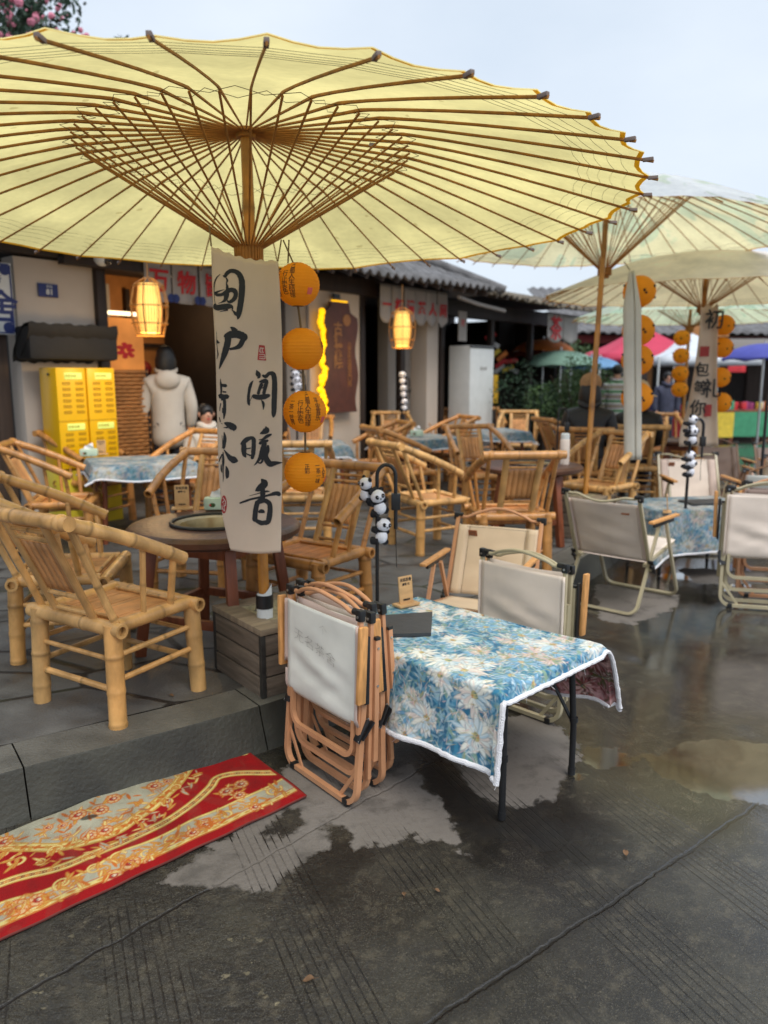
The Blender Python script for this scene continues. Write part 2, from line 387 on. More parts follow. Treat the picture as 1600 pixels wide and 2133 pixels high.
    groove = M_('MULTIPLY', M_('MULTIPLY', line, band), M_('MULTIPLY', ramp(noise(2.2, 3), .36, .56, .1, .9), ramp(noise(24, 4), .35, .6, .45, 1)))
    def joint(ax, ay, deg, wd):
        q = radians(deg); v = M_('ADD', M_('MULTIPLY', sx.outputs[0], -sin(q)), M_('MULTIPLY', sx.outputs[1], cos(q)))
        v = M_('SUBTRACT', v, -ax*sin(q)+ay*cos(q)); v = M_('ADD', v, M_('MULTIPLY', M_('SUBTRACT', n1, .5), .04)); return ramp(M_('ABSOLUTE', v), wd*.3, wd, 1, 0)
    jt = M_('MAXIMUM', M_('MULTIPLY', joint(.131, 1.644, 37.6, .009), ramp(noise(6, 4), .3, .5, .35, 1)), M_('MULTIPLY', joint(-.8, 1.85, 47, .008), ramp(sx.outputs[0], .1, .3, 1, 0)))
    dirtj = M_('MULTIPLY', M_('MAXIMUM', joint(.131, 1.644, 37.6, .05), 0.0), .6)
    dsum = M_('SUBTRACT', dsum, M_('MULTIPLY', groove, .045))
    dryf = ramp(dsum, -.004, .022); damp = ramp(dsum, -.05, .01)
    wetc = mixc(ramp(n2, .4, .6), C(38, 35, 33), C(56, 53, 46)); wetc = mixc(ramp(noise(3.2, 8, .68), .42, .62), wetc, C(36, 34, 32)); wetc = mixc(ramp(noise(17, 6, .7), .48, .7, 0, .6), wetc, C(84, 77, 64)); wetc = mixc(ramp(n3, .54, .7, 0, .55), wetc, C(118, 111, 96)); wetc = mixc(ramp(noise(140, 2, .6), .6, .7, 0, .8), wetc, C(24, 22, 20))
    # pale worn aggregate flecks by the lower corner
    fx = M_('MULTIPLY', ramp(sx.outputs[0], -.1, .25, 1, 0), ramp(sx.outputs[1], 1.2, 2.4, 1, 0)); fl = M_('MULTIPLY', ramp(noise(30, 4, .6), .63, .68), ramp(noise(3, 3), .48, .62)); wetc = mixc(M_('MULTIPLY', fx, fl), wetc, C(158, 146, 116))
    wetc = mixc(M_('MAXIMUM', M_('MULTIPLY', groove, .8), M_('MAXIMUM', jt, dirtj)), wetc, C(30, 27, 25))
    dryc = mixc(ramp(n2, .35, .65), C(108, 101, 94), C(124, 117, 110)); dryc = mixc(ramp(n4, .5, .75, 0, .4), dryc, C(98, 90, 84)); dryc = mixc(ramp(n3, .45, .8, 0, .35), dryc, C(90, 84, 78)); dryc = mixc(M_('MULTIPLY', groove, .35), dryc, C(70, 64, 60)); 
    ast = N('ShaderNodeAttribute', attribute_name='stain_shade'); wetc = mixc(M_('MULTIPLY', ramp(M_('ADD', ast.outputs['Fac'], M_('MULTIPLY', M_('SUBTRACT', n1, .5), .3)), -.06, .03), .75), wetc, C(24, 22, 20)); dryc = mixc(ramp(noise(6, 8, .7), .5, .66, 0, .6), dryc, C(78, 73, 68)); col = mixc(dryf, wetc, dryc); K(col, p.inputs['Base Color'])
    psum = M_('ADD', ap.outputs['Fac'], M_('MULTIPLY', M_('SUBTRACT', n1, .5), .20)); far = ramp(M_('ADD', sx.outputs[0], M_('MULTIPLY', sx.outputs[1], .7)), 2.1, 3.1)
    pf = M_('MAXIMUM', ramp(psum, -.008, .008), M_('MULTIPLY', far, M_('MULTIPLY', ramp(noise(1.3, 4), .3, .5), .92)))
    rough = mixc(pf, mixc(ramp(sx.outputs[0], -.5, .2, 1, 0), ramp(noise(2.1, 4), .4, .6, .2, .46), ramp(noise(2.6, 4), .42, .58, .10, .34)), .04); rough = mixc(dryf, rough, .85); K(rough, p.inputs['Roughness']); cw_ = M_('MULTIPLY', ramp(psum, -.008, .008), M_('SUBTRACT', 1.0, dryf)); K(cw_, p.inputs['Coat Weight']); p.inputs['Coat IOR'].default_value = 2.0; p.inputs['Coat Roughness'].default_value = .06
    sp = mixc(dryf, mixc(pf, .5, 1.0), .25); K(sp, p.inputs['Specular IOR Level'])
    hgt = M_('ADD', M_('MULTIPLY', n3, .45), M_('ADD', M_('MULTIPLY', n4, M_('ADD', .8, M_('MULTIPLY', 2.2, ramp(sx.outputs[0], -.5, .3, 1, 0)))), M_('MULTIPLY', M_('SUBTRACT', 1.0, M_('MAXIMUM', groove, jt)), 1.6)))
    bs = M_('MULTIPLY', M_('SUBTRACT', 1.0, M_('MULTIPLY', pf, .98)), .8)
    bp = N('ShaderNodeBump'); bp.inputs['Distance'].default_value = .004; K(hgt, bp.inputs['Height']); K(bs, bp.inputs['Strength']); K(bp.outputs[0], p.inputs['Normal'])
    me.materials.append(m); ob = bpy.data.objects.new('street', me); COL.objects.link(ob); tag(ob, kind='structure')
ground_sheet()
# ================================================================== raised terrace with kerb
KERB = [(-4.2, .2), (-3.1, 1.15), (-2.2, 1.86), (-1.35, 2.50), (-.653, 2.974), (-.42, 3.16), (-.05, 3.52), (.42, 4.12), (1.0, 4.93), (1.5, 5.72), (1.9, 6.35), (2.3, 7.15), (3.2, 8.6), (4.0, 10.2), (5.6, 13.2), (7, 16)]
KZ = .17
kc = crv(KERB, 8)
def offs(pts, d):
    R = []
    for i, p in enumerate(pts):
        a = pts[max(i-1, 0)]; b = pts[min(i+1, len(pts)-1)]; t = np.array(b)-np.array(a); t = t/np.linalg.norm(t); R.append((p[0]-t[1]*d, p[1]+t[0]*d))
    return R
ki = offs(kc, .235)
b = MB(); n = len(ki)
poly = [(x, y, KZ) for x, y in ki]+[(7, 40, KZ), (-40, 40, KZ), (-40, .2, KZ)]
b.add(poly, [tuple(range(len(poly)))])
m, t, N, K, o = newmat('flagstone')
p = N('ShaderNodeBsdfPrincipled'); K(p.outputs[0], o.inputs[0]); geo = N('ShaderNodeNewGeometry')
mp = N('ShaderNodeMapping'); mp.inputs['Rotation'].default_value = (0, 0, radians(-38)); mp.inputs['Scale'].default_value = (1.0, 1.75, 1); K(geo.outputs['Position'], mp.inputs[0])
wob = N('ShaderNodeTexNoise'); wob.inputs['Scale'].default_value = 2.5; K(mp.outputs[0], wob.inputs[0]); ad = N('ShaderNodeMixRGB', blend_type='ADD'); ad.inputs[0].default_value = .05; K(mp.outputs[0], ad.inputs[1]); K(wob.outputs['Color'], ad.inputs[2])
vo = N('ShaderNodeTexVoronoi', feature='DISTANCE_TO_EDGE'); vo.inputs['Scale'].default_value = 1.25; vo.inputs['Randomness'].default_value = .8; K(ad.outputs[0], vo.inputs[0])
vc = N('ShaderNodeTexVoronoi'); vc.inputs['Scale'].default_value = 1.25; vc.inputs['Randomness'].default_value = .8; K(ad.outputs[0], vc.inputs[0])
jn = N('ShaderNodeMapRange', _3=1, _4=0); jn.inputs[1].default_value = .014; jn.inputs[2].default_value = .030; K(vo.outputs['Distance'], jn.inputs[0])
na = N('ShaderNodeTexNoise'); na.inputs['Scale'].default_value = 5; na.inputs['Detail'].default_value = 8; K(geo.outputs['Position'], na.inputs[0])
nb = N('ShaderNodeTexNoise'); nb.inputs['Scale'].default_value = 90; nb.inputs['Detail'].default_value = 3; K(geo.outputs['Position'], nb.inputs[0])
c1 = N('ShaderNodeValToRGB'); e = c1.color_ramp.elements; e[0].position = .3; e[0].color = (*C(70, 68, 65), 1); e[1].position = .72; e[1].color = (*C(106, 103, 98), 1); K(na.outputs[0], c1.inputs[0])
hs = N('ShaderNodeHueSaturation'); mr = N('ShaderNodeMapRange', _3=.82, _4=1.15); sx = N('ShaderNodeSeparateXYZ'); K(vc.outputs['Color'], sx.inputs[0]); K(sx.outputs[0], mr.inputs[0]); K(mr.outputs[0], hs.inputs['Value']); K(c1.outputs[0], hs.inputs['Color'])
n5 = N('ShaderNodeTexNoise'); n5.inputs['Scale'].default_value = 1.3; K(geo.outputs['Position'], n5.inputs[0]); mo = N('ShaderNodeMapRange'); mo.inputs[1].default_value = .52; mo.inputs[2].default_value = .62; K(n5.outputs[0], mo.inputs[0])
mj = N('ShaderNodeMixRGB'); K(mo.outputs[0], mj.inputs[0]); mj.inputs[1].default_value = (*C(38, 33, 29), 1); mj.inputs[2].default_value = (*C(58, 60, 26), 1)
mm = N('ShaderNodeMixRGB'); K(jn.outputs[0], mm.inputs[0]); K(hs.outputs[0], mm.inputs[1]); K(mj.outputs[0], mm.inputs[2]); K(mm.outputs[0], p.inputs['Base Color'])
rr = N('ShaderNodeMapRange', _3=.38, _4=.75); rr.inputs[1].default_value = .35; rr.inputs[2].default_value = .6; K(na.outputs[0], rr.inputs[0]); K(rr.outputs[0], p.inputs['Roughness'])
h1 = N('ShaderNodeMath', operation='MULTIPLY_ADD', _1=-1.5); K(jn.outputs[0], h1.inputs[0]); K(nb.outputs[0], h1.inputs[2]); h2 = N('ShaderNodeMath', operation='MULTIPLY_ADD', _1=1.2); K(na.outputs[0], h2.inputs[0]); K(h1.outputs[0], h2.inputs[2])
bp = N('ShaderNodeBump'); bp.inputs['Strength'].default_value = .6; bp.inputs['Distance'].default_value = .006; K(h2.outputs[0], bp.inputs['Height']); K(bp.outputs[0], p.inputs['Normal'])
tag(b.build('terrace_paving', m, smooth=False), kind='structure')
# kerb stones: one long course with real joints
m_kerb = mat('lit_kerb_top', C(96, 93, 86), .6, .3, 6, .6, 70, dirt=.5); m_kface = mat('shaded_kerb_face', C(54, 53, 45), .45, .4, 5, .3, 60, dirt=.6)  # shading put into the stone colour: paler top, darker upright faces
b = MB(); acc = 0; run = []
def kstone(seg):
    o_ = len(seg); rows = []
    inn = offs(seg, .232)
    prof = [(-.30, -.03), (-.02, KZ-.03), (.006, KZ-.006), (.02, KZ+.001), (.5, KZ+.003), (.97, KZ+.002), (1, KZ-.01), (1, -.03)]
    for (x0, y0), (x1, y1) in zip(seg, inn): rows.append([(x0+(x1-x0)*a, y0+(y1-y0)*a, z+.002*sin(x0*9)) for a, z in prof])
    b.grid(rows); w = len(prof); base = len(b.v)-o_*w
    b.f.append(tuple(base+i for i in range(w))); b.f.append(tuple(reversed([base+(o_-1)*w+i for i in range(w)])))
cur = [kc[0]]; ln = 0; target = .7
for a, c in zip(kc[:-1], kc[1:]):
    a = np.array(a); c = np.array(c); sl = np.linalg.norm(c-a); pos = 0
    while ln+sl-pos > target:
        pos2 = pos+target-ln; cur.append(a+(c-a)*(pos2/sl)); kstone([tuple(q) for q in cur]); cur = [a+(c-a)*min(1, (pos2+.006)/sl)]; pos = pos2; ln = 0; target = random.uniform(.9, 1.2)
    ln += sl-pos; cur.append(c)
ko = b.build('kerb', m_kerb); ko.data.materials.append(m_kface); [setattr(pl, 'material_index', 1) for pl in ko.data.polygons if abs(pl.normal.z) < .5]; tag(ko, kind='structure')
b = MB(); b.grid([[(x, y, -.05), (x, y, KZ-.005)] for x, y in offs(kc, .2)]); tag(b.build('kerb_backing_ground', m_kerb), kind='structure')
# ================================================================== teahouse row
F0 = (-2.97, 7.64); FH = 50.97
cF, sF = cos(radians(FH)), sin(radians(FH))
def FW(t, y, z=0): return Vector((F0[0]+cF*t-sF*y, F0[1]+sF*t+cF*y, z))
house = thing('teahouse', 'long dark timber teahouse with white plaster piers and grey tiled roof', 'building', (*F0, 0), FH+90)
def hp(name, m, parts, bevel=.004, parent=house, **k):
    b = MB()
    for (t0, t1, y0, y1, z0, z1) in parts: b.box(((t0+t1)/2, (y0+y1)/2, (z0+z1)/2), (t1-t0, y1-y0, z1-z0), bevel=bevel)
    return b.build(name, m, parent, **k)
hp('wall', m_wall, [(-.58, .2, 0, .22, .1, 2.62)]); hp('wall', m_wallg, [(2.7, 3.12, -.02, .2, .1, 2.7)]); hp('wall', m_wall, [(3.14, 4.13, -.05, .2, .1, 2.7)])
hp('wall', m_wallg, [(5.12, 5.68, .25, .45, .1, 2.7)]); hp('wall', m_wall, [(5.70, 6.0, -.05, .45, .1, 2.7)])
b = MB()
for i in range(40):
    x = -8+i*.185; b.box((x, .02+random.uniform(-.008, .008), 1.35), (.178, .04, 2.5), bevel=.003)
b.build('plank_wall', m_plank, house)
hp('beam', m_dark, [(-8, 6.05, -.12, .12, 2.64, 2.86), (-.2, 2.9, -.2, -.08, 2.58, 2.72), (6.05, 10.4, -.1, .1, 2.5, 2.74)])
for t in (.24, 2.66, 4.17, 5.08, 6.1, 7.6, 9.0, 10.3): hp('post', m_dark, [(t-.05, t+.05, -.07, .03, .1, 2.64)])
hp('interior_wall', m_tanboard, [(.3, 2.8, 2.3, 2.4, .1, 2.9)]); hp('interior_wall', m_wallg, [(1.2, 1.55, 1.9, 2.0, .1, 2.7)]); hp('interior_wall', m_dark2, [(2.62, 2.7, .2, 2.4, .1, 2.9), (.0, .08, .2, 2.4, .1, 2.9), (4.05, 10.4, 2.6, 2.7, .1, 2.9), (4.0, 4.08, .2, 2.6, .1, 2.7), (6.1, 6.2, .3, 2.6, .1, 2.7), (9.6, 10.3, 1.0, 1.1, .1, 2.7), (10.25, 10.35, .1, 2.6, .1, 2.7)])
hp('door', m_dark, [(4.25, 4.66, .9, .95, .15, 2.3), (4.68, 5.08, .9, .95, .15, 2.3)])
hp('ceiling', m_dark2, [(-8, 10.4, -.08, 2.7, 2.87, 2.91)])
hp('cross_rail', m_dark, [(1.5, 2.6, 2.2, 2.28, 1.2, 1.26), (1.5, 2.6, 2.2, 2.28, 1.95, 2.0), (1.98, 2.04, 2.2, 2.28, .2, 2.7)])
# tiled roof: rows of half-round tiles, with a hip at the far end
def tiled(name, t0, tend, y0, z0, y1, z1, hip, m=m_tile, per=.17, amp=.03, rows=30, parent=house, jag=.02):
    b = MB(); R = []; n = int((tend-t0)/per*6)
    for i in range(rows):
        f = i/(rows-1); y = y0+(y1-y0)*f; tm = tend-(y-y0)*hip; row = []
        for k in range(n+1):
            t = t0+(tend-t0)*k/n; w = cos(2*pi*t/per); z = z0+(z1-z0)*f**1.08+amp*(abs(w)**.6*(1 if w > 0 else -1))+(.018 if i % 2 else 0)+.02*sin(t*1.3+i*.4)
            if t > tm: t = tm; 
            row.append((t, y+(jag*random.random() if i == 0 else 0), z))
        R.append(row)
    b.grid(R); return b.build(name, m, parent, solid=.03)
tiled('roof', -8, 6.3, -1.0, 2.80, 3.0, 4.7, .9)
tiled('roof', 6.0, 10.3, -1.0, 2.74, .9, 3.14, .5, m=m_thatch, amp=.02, rows=12, jag=.06)
b = MB(); b.tube([(6.33, -1.03, 2.83), (5.4, 0, 3.32), (2.7, 3.0, 4.76)], [.06, .08, .09]); b.build('hip_ridge', m_tile, house)
b = MB(); b.add([(6.3, -1, 2.78), (2.7, 3, 4.66), (6.3, 7, 2.78)], [(0, 2, 1)]); b.build('hip_slope', m_tile, house, solid=.04)
b = MB(); b.tube([(10.3, -1.0, 2.74), (10.5, -1.35, 2.5)], [.06, .1]); b.tube([(9.35, .9, 3.16), (10.3, -1.0, 2.76)], .05); b.build('eave_corner', m_thatch, house)
for t in np.arange(-7.9, 10.2, .34): b = MB(); 
b = MB()
for t in np.arange(-7.9, 10.2, .3): b.bar((t, -.98, 2.735), (t, .3, 3.0 if t > 6 else 3.3), .05, .07)
b.build('rafters', m_dark, house)
# ---- things fixed to or standing against the house (placed in the row's own frame)
def fh(o, t, y, z): o.location = FW(t, y, z); o.rotation_euler = (0, 0, radians(FH)); return o
def fthing(name, label, cat, t, y, z, group=None): return fh(thing(name, label, cat, group=group), t, y, z)
FM = Matrix(((1, 0, 0, 0), (0, 0, -1, 0), (0, 1, 0, 0), (0, 0, 0, 1)))   # text plane -> facade plane, facing out
def TM(x, y, z): return Matrix.Translation((x, y, z)) @ FM
s = fthing('shop_sign', 'blue and white sign board with dark blue characters on the plank wall', 'sign', -1.3, -.06, 1.92)
MB().box((.33, 0, .31), (.66, .03, .62), bevel=.004).build('board', m_white, s)
b = MB()
for z in (.015, .605): b.box((.33, -.018, z), (.62, .006, .012))
for x in (.015, .645): b.box((x, -.018, .31), (.012, .006, .58))
for x, z in ((.06, .06), (.60, .06), (.06, .56), (.60, .56)): b.lathe([(.05, 0), (.05, .004)], 12, M=Matrix.Translation((x, -.0155, z)) @ FM)
b.build('blue_border', m_blue, s)
put_text('lettering', '茶 舍', .30, m_blue, TM(.36, -.017, .22), s, bold=.006); put_text('small_lettering', '品茗·闻香', .09, m_blue, TM(.38, -.017, .48), s)
s = fthing('house_number_plate', 'small blue plate with number 81 on the white pier', 'number plate', -.37, -.02, 2.28)
MB().box((.09, 0, .06), (.19, .012, .12), bevel=.003).build('plate', m_blue, s); put_text('number', '81', .07, m_white, TM(.1, -.008, .045), s, bold=.002); put_text('small_lettering', '老街', .03, m_white, TM(.1, -.008, .095), s)
s = fthing('covered_unit', 'long box wrapped in sagging black fabric on the white pier', 'covered box', -.66, -.01, 1.66)
b = MB(); R = []
for i in range(25):
    x = .9*i/24; sg = .02*sin(i*1.9)+.015*sin(i*.8); e = .3 if i > 21 else 1; row = []
    for k in range(14):
        a = k/13*1.5*pi-.25*pi; row.append((x-(.10*(i/24)*(k/13)), -.17-.17*max(-1, min(1, 1.3*cos(a-.9)))*1 - (.0), .19+.17*max(-1, min(1, 1.3*sin(a+.2)))+sg*.4))
    R.append(row)
b.grid(R); b.box((.45, -.17, .19), (.88, .28, .30), bevel=.04); b.build('fabric_cover', mat('black_fabric', (.018, .016, .015), .7, .3, 3, .3, 20), s)
# yellow lockers
def locker(t, label, dim):
    s = fthing('yellow_charging_cabinet', label, 'cabinet', t, -.45, KZ, 'yellow cabinets beside the teahouse opening')
    MB().box((.145, .15, 1.0), (.285, .3, .92), bevel=.012).build('body', m_yellow, s)
    MB().box((.148, .155, .26), (.295, .31, .52), bevel=.012).build('base', m_yellow2, s)
    
    for lv in (0, 1):
        z1 = 1.43-lv*.46
        MB().box((.165, -.002, z1-.045), (.17, .006, .06), bevel=.001).build('label_plate', m_lime, s)
        put_text('label_lettering', '共享充电', .028, m_slot, TM(.14, -.006, z1-.045), s)
        for r in range(6):
            for c in range(2):
                x = .095+c*.125; z = z1-.11-r*.052
                if z < .56+.03: continue
                pts = [(x-.035, 0, z-.008), (x+.035, 0, z-.008), (x+.035, 0, z+.008), (x-.035, 0, z+.008)]; MB().tube([(a, -.002, c_) for a, _, c_ in pts], .0035, 6, closed=True).build('slot', m_slot, s)
    MB().box((.145, -.001, .98), (.287, .004, .004)).build('seam', m_slot, s)
    MB().lathe([(.012, 0), (.012, .01)], 10, M=Matrix.Translation((-.001, .12, 1.4)) @ Matrix.Rotation(-pi/2, 4, 'Y')).build('lock', m_cap, s); return s
locker(-.50, 'tall yellow charging cabinet against the white pier, outer of two', 1); locker(-.20, 'tall yellow charging cabinet nearest the teahouse opening, inner of two', 1)
# lit picture, wicker screen
s = fthing('lit_picture', 'glowing orange picture with a red floral design inside the opening', 'picture', .28, .06, 1.62)
MB().box((.24, 0, .26), (.48, .02, .52)).build('panel', mat('lit_orange_panel', C(206, 140, 70), .6, .25, 4, emit=.28, ecol=C(230, 130, 50)), s)
b = MB()
for i in range(14): a = i*.9; b.ball((.27+.09*cos(a)*(.4+i*.05), -.013, .2+.07*sin(a)*(.4+i*.05)), (.035, .003, .02), 8)
b.build('red_flowers', m_red, s); MB().tube([(.05, -.08, .56), (.43, -.08, .56)], .02).build('strip_lamp', mat('lamp_tube', C(255, 236, 200), .4, emit=2, ecol=C(255, 226, 180)), s)
s = fthing('wicker_screen', 'tan woven wicker screen standing below the glowing picture', 'screen', .28, .04, KZ)
b = MB()
for i in range(28): b.tube([(x, -.012*(1 if (k+i) % 2 else -1), .35+i*.04) for k, x in enumerate(np.linspace(0, .5, 9))], .018, 6)
b.build('weave', m_tanboard, s); hp('frame', m_dark, [(0, .03, -.02, .02, 0, 1.45), (.47, .5, -.02, .02, 0, 1.45)], parent=s)
# valances
def valance(name, label, t, y, z, chars, w, h, m, sc=False, tilt=0):
    s = fthing(name, label, 'curtain', t, y, z); W_ = len(chars)*w
    MB().tube([(-.05, .015, h+.01), (W_+.05, .015, h+.01)], .012).build('rod', m_dark, s)
    for i, ch in enumerate(chars):
        b = MB(); R = []
        for r in range(9):
            f = r/8; row = []
            for k in range(13):
                g = k/12; zz = h*(1-f); 
                if sc: zz = h*(1-f*(.82+.18*sin(pi*g)))
                elif r == 8: zz += .05*abs(2*g-1)**4
                row.append((i*w+.008+g*(w-.016), .012*sin(g*7+i*2)*(.3+f), zz))
            R.append(row)
        b.grid(R); b.build('panel', m, s, solid=.003)
        if ch.strip(): put_text('lettering', ch, w*.72, m_red, TM(i*w+w/2, -.022, h*(.48 if not sc else .45)), s, bold=.006)
        if not sc:
            c = MB()
            for x in (.03, w-.03): c.lathe([(.045, 0), (.045, .002)], 10, M=TM(i*w+x, -.016, .05))
            c.build('blue_corner', m_blue, s)
    return s
m_vcl = mat('curtain_cloth', C(180, 172, 166), .85, .06, 5, trans=.2)
valance('short_curtain', 'white cloth valance with large red characters above the teahouse opening', .62, -.22, 2.30, '万物皆', .34, .42, m_vcl)
valance('scalloped_curtain', 'pale scalloped valance with red characters above the dark doorway', 4.28, -.28, 2.28, '一杯清茶人间', .27, .52, m_vcl, sc=True)
valance('cloth_banner', 'curved grey white cloth banner under the end of the eave', 8.55, -.6, 2.15, ['茶', ' '], .62, .5, m_vcl, sc=True)
s = fthing('awning_strip', 'thin pale rolled awning under the eave beyond the scalloped valance', 'awning', 5.5, -.75, 2.62); MB().tube([(0, 0, .06), (.5, 0, .0), (1.3, 0, -.05)], .03).build('cloth_roll', m_vcl, s)
# carved board with led edge
s = fthing('carved_sign_board', 'tall brown live-edge board with gold carved characters and a yellow lit edge', 'sign', 3.28, -.14, 1.08)
b = MB(); L_ = []; Rr = []
for i in range(24): z = 1.42*i/23; L_.append((.03+.03*sin(i*.9)+.012*sin(i*2.3)+(.06 if i > 21 else 0), z)); Rr.append((.62-.03*sin(i*.6)-(.12 if i > 20 else 0), z))
vs = [(x, 0, z) for x, z in L_]+[(x, 0, z) for x, z in reversed(Rr)]; n = len(vs); vs += [(x, -.05, z) for x, _, z in vs]
b.add(vs, [tuple(range(n)), tuple(range(2*n-1, n-1, -1))]+[(i, n+i, n+(i+1) % n, (i+1) % n) for i in range(n)]); b.build('board', m_brownb, s, smooth=False)
put_text('lettering', '古镇茶院', .17, m_gold, TM(.25, -.053, .86), s, vertical=True, bold=.004); put_text('lettering', '品茗听戏摆龙门阵', .085, m_gold, TM(.47, -.053, .62), s, vertical=True)
b = MB(); b.lathe([(.075, 0), (.075, .003)], 20, M=TM(.42, -.053, 1.2)); b.build('round_emblem', m_gold, s)
b = MB(); g = random.Random(3); [b.ball((x-.03-g.random()*.05, -.03, z+g.uniform(-.03, .03)), (g.uniform(.022, .06), .025, g.uniform(.03, .06)), 10) for x, z in L_ for _ in (0, 1) if z < 1.3]; b.tube([(x, -.035, 1.435) for x in (.15, .3, .45)], .010); b.build('light_strip', m_led, s)
MB().box((.3, .02, 1.5), (.12, .03, .06)).build('hanger', m_cap, s)
s = fthing('paper_notice', 'small square pale notice stuck on the white pier by the carved board', 'notice', 3.97, -.06, 1.75); MB().box((0, 0, 0), (.13, .006, .16)).build('sheet', m_white, s); put_text('lettering', '禁烟', .05, m_red, TM(0, -.005, 0), s)
s = fthing('white_notice_cabinet', 'white upright board cabinet standing past the white pier', 'cabinet', 6.22, -.5, KZ)
MB().box((.36, .2, .93), (.7, .4, 1.86), bevel=.01).build('body', m_white, s)
b = MB(); b.box((.36, -.004, 1.84), (.72, .02, .03)); b.box((.36, -.004, .03), (.72, .02, .03)); b.build('frame', m_black, s); put_text('faint_lettering', '茶水单', .07, m_wallg, TM(.4, -.003, 1.5), s)
s = fthing('small_hanging_sign', 'narrow grey hanging sign with red characters beside the white cabinet', 'sign', 6.12, -.35, 2.12); MB().box((.1, 0, .2), (.22, .02, .45)).build('board', m_wallg, s); put_text('lettering', '茶', .12, m_red, TM(.1, -.012, .24), s)
s = fthing('security_camera', 'white dome camera under the eave above the cabinets', 'camera', .0, -.5, 2.62); MB().ball((0, 0, 0), .075).build('dome', m_white, s); MB().box((0, .06, .09), (.1, .2, .04)).build('bracket', m_white, s); MB().ball((.02, -.045, -.02), .045).build('lens', m_cap, s)
# red hanging lanterns inside
for i, (t, y, z, r) in enumerate([(1.95, 1.9, 1.65, .14), (1.85, -.05, 2.25, .16)]):
    s = fthing('red_lantern', ['dark red lantern with tassel hanging on the inner tan door', 'dark red lantern hung just under the red lettered valance'][i], 'lantern', t, y, z); MB().ball((0, 0, 0), (r, r, r*.85), 16).build('shade', mat('dark_red_cloth%d' % i, C(120, 24, 22), .6), s); MB().tube([(0, 0, -r*.8), (0, 0, -r-.3)], .018).build('tassel', m_red, s)
# lit bamboo lamps
def bamboo_lamp(label, loc, sc=1):
    s = thing('hanging_bamboo_lamp', label, 'lamp', loc, 90, 'lit bamboo lamps under the eave')
    pr = [(.085, -.2), (.10, -.1), (.108, 0), (.10, .1), (.085, .22)]
    MB().lathe(pr, 24).build('lit_shade', m_glow, s)
    b = MB()
    for k in range(28):
        a = 2*pi*k/28; b.tube([(r*1.03*cos(a), r*1.03*sin(a), z) for r, z in pr], .0028, 5)
    b.build('slats', m_tanboard, s); b = MB()
    for z, r in ((-.22, .12), (.03, .165), (.2, .135), (-.12, .155)): b.tube([(r*cos(a), r*sin(a), z) for a in np.linspace(0, 2*pi, 25)[:-1]], .005, 6, closed=True)
    for k in range(8):
        a = 2*pi*k/8; b.tube([(.12*cos(a), .12*sin(a), -.22), (.16*cos(a), .16*sin(a), -.06), (.165*cos(a), .165*sin(a), .06), (.13*cos(a), .13*sin(a), .21), (.03*cos(a), .03*sin(a), .27)], .005, 6)
    b.tube([(0, 0, .27), (0, 0, .55)], .004, 5); b.build('outer_frame', m_ring, s)
    l = bpy.data.lights.new('lamp_light', 'POINT'); l.energy = 9; l.color = (1, .68, .3); l.shadow_soft_size = .1; lo = bpy.data.objects.new('lamp_light', l); COL.objects.link(lo); lo.parent = s; lo.location = (0, 0, -.32); return s
bamboo_lamp('lit bamboo cage lamp hanging before the red lettered valance', D(311, 645, 6.95)); bamboo_lamp('lit bamboo cage lamp hanging before the dark doorway', D(838, 687, 9.9))
li = bpy.data.lights.new('added_inner_light', 'POINT'); li.energy = 14; li.color = (1, .66, .36); li.shadow_soft_size = .15; lo = bpy.data.objects.new('added_inner_light', li); COL.objects.link(lo)  # added warm fill for the room; its lamp is not seen
s = fthing('ceiling_lamp', 'unseen globe added to warm the teahouse room', 'lamp', 1.9, 1.3, 2.5); MB().ball((0, 0, .1), .1).build('globe', m_glow, s); lo.parent = s; lo.location = (0, 0, -.12)
# ================================================================== plants
def leaf_cloud(mb, c, r, n, size, seed=0, squash=1, lumps=7):
    g = np.random.default_rng(seed); C0 = [(np.array(c)+g.normal(0, .45, 3)*r*np.array([1, 1, squash]), g.uniform(.35, .6)*r) for _ in range(lumps)]
    for i in range(n):
        k = C0[g.integers(len(C0))]; d = g.normal(0, 1, 3); d /= np.linalg.norm(d); p = k[0]+d*k[1]*g.uniform(.5, 1.05)**.6
        a = g.normal(0, 1, 3); a /= np.linalg.norm(a); b_ = np.cross(a, g.normal(0, 1, 3)); b_ /= np.linalg.norm(b_); s_ = size*g.uniform(.6, 1.3)
        o = len(mb.v); mb.v += [tuple(p-a*s_), tuple(p+b_*s_*.45), tuple(p+a*s_), tuple(p-b_*s_*.45)]; mb.f.append((o, o+1, o+2, o+3))
s = thing('potted_shrub', 'feathery green shrub in a dark planter beyond the bamboo chairs', 'plant', (3.15, 12.6, KZ))
b = MB(); leaf_cloud(b, (0, 0, 1.05), .6, 5200, .022, 1, .9, 14); b.build('foliage', m_leaf, s)
b = MB(); [b.tube([(0, 0, .3), (.2*cos(a), .2*sin(a), .9), (.45*cos(a), .45*sin(a), 1.4)], [.02, .012, .005]) for a in np.linspace(0, 6, 7)]; b.build('stem', m_trunk, s); MB().box((0, 0, .22), (1.2, .45, .45), bevel=.02).build('planter', m_dark, s)
s = thing('dark_bush', 'dark leafy bush in shadow left of the feathery shrub', 'plant', (2.55, 13.0, KZ))
b = MB(); leaf_cloud(b, (0, 0, .85), .62, 3200, .024, 2, .9, 9); b.build('foliage', m_leafd, s); b = MB(); b.tube([(0, 0, 0), (.05, 0, .8)], [.04, .02]); b.build('stem', m_trunk, s)
s = thing('flowering_tree', 'tree covered in pink blossoms rising behind the teahouse roof', 'tree', (-5.75, 12.3, .75))
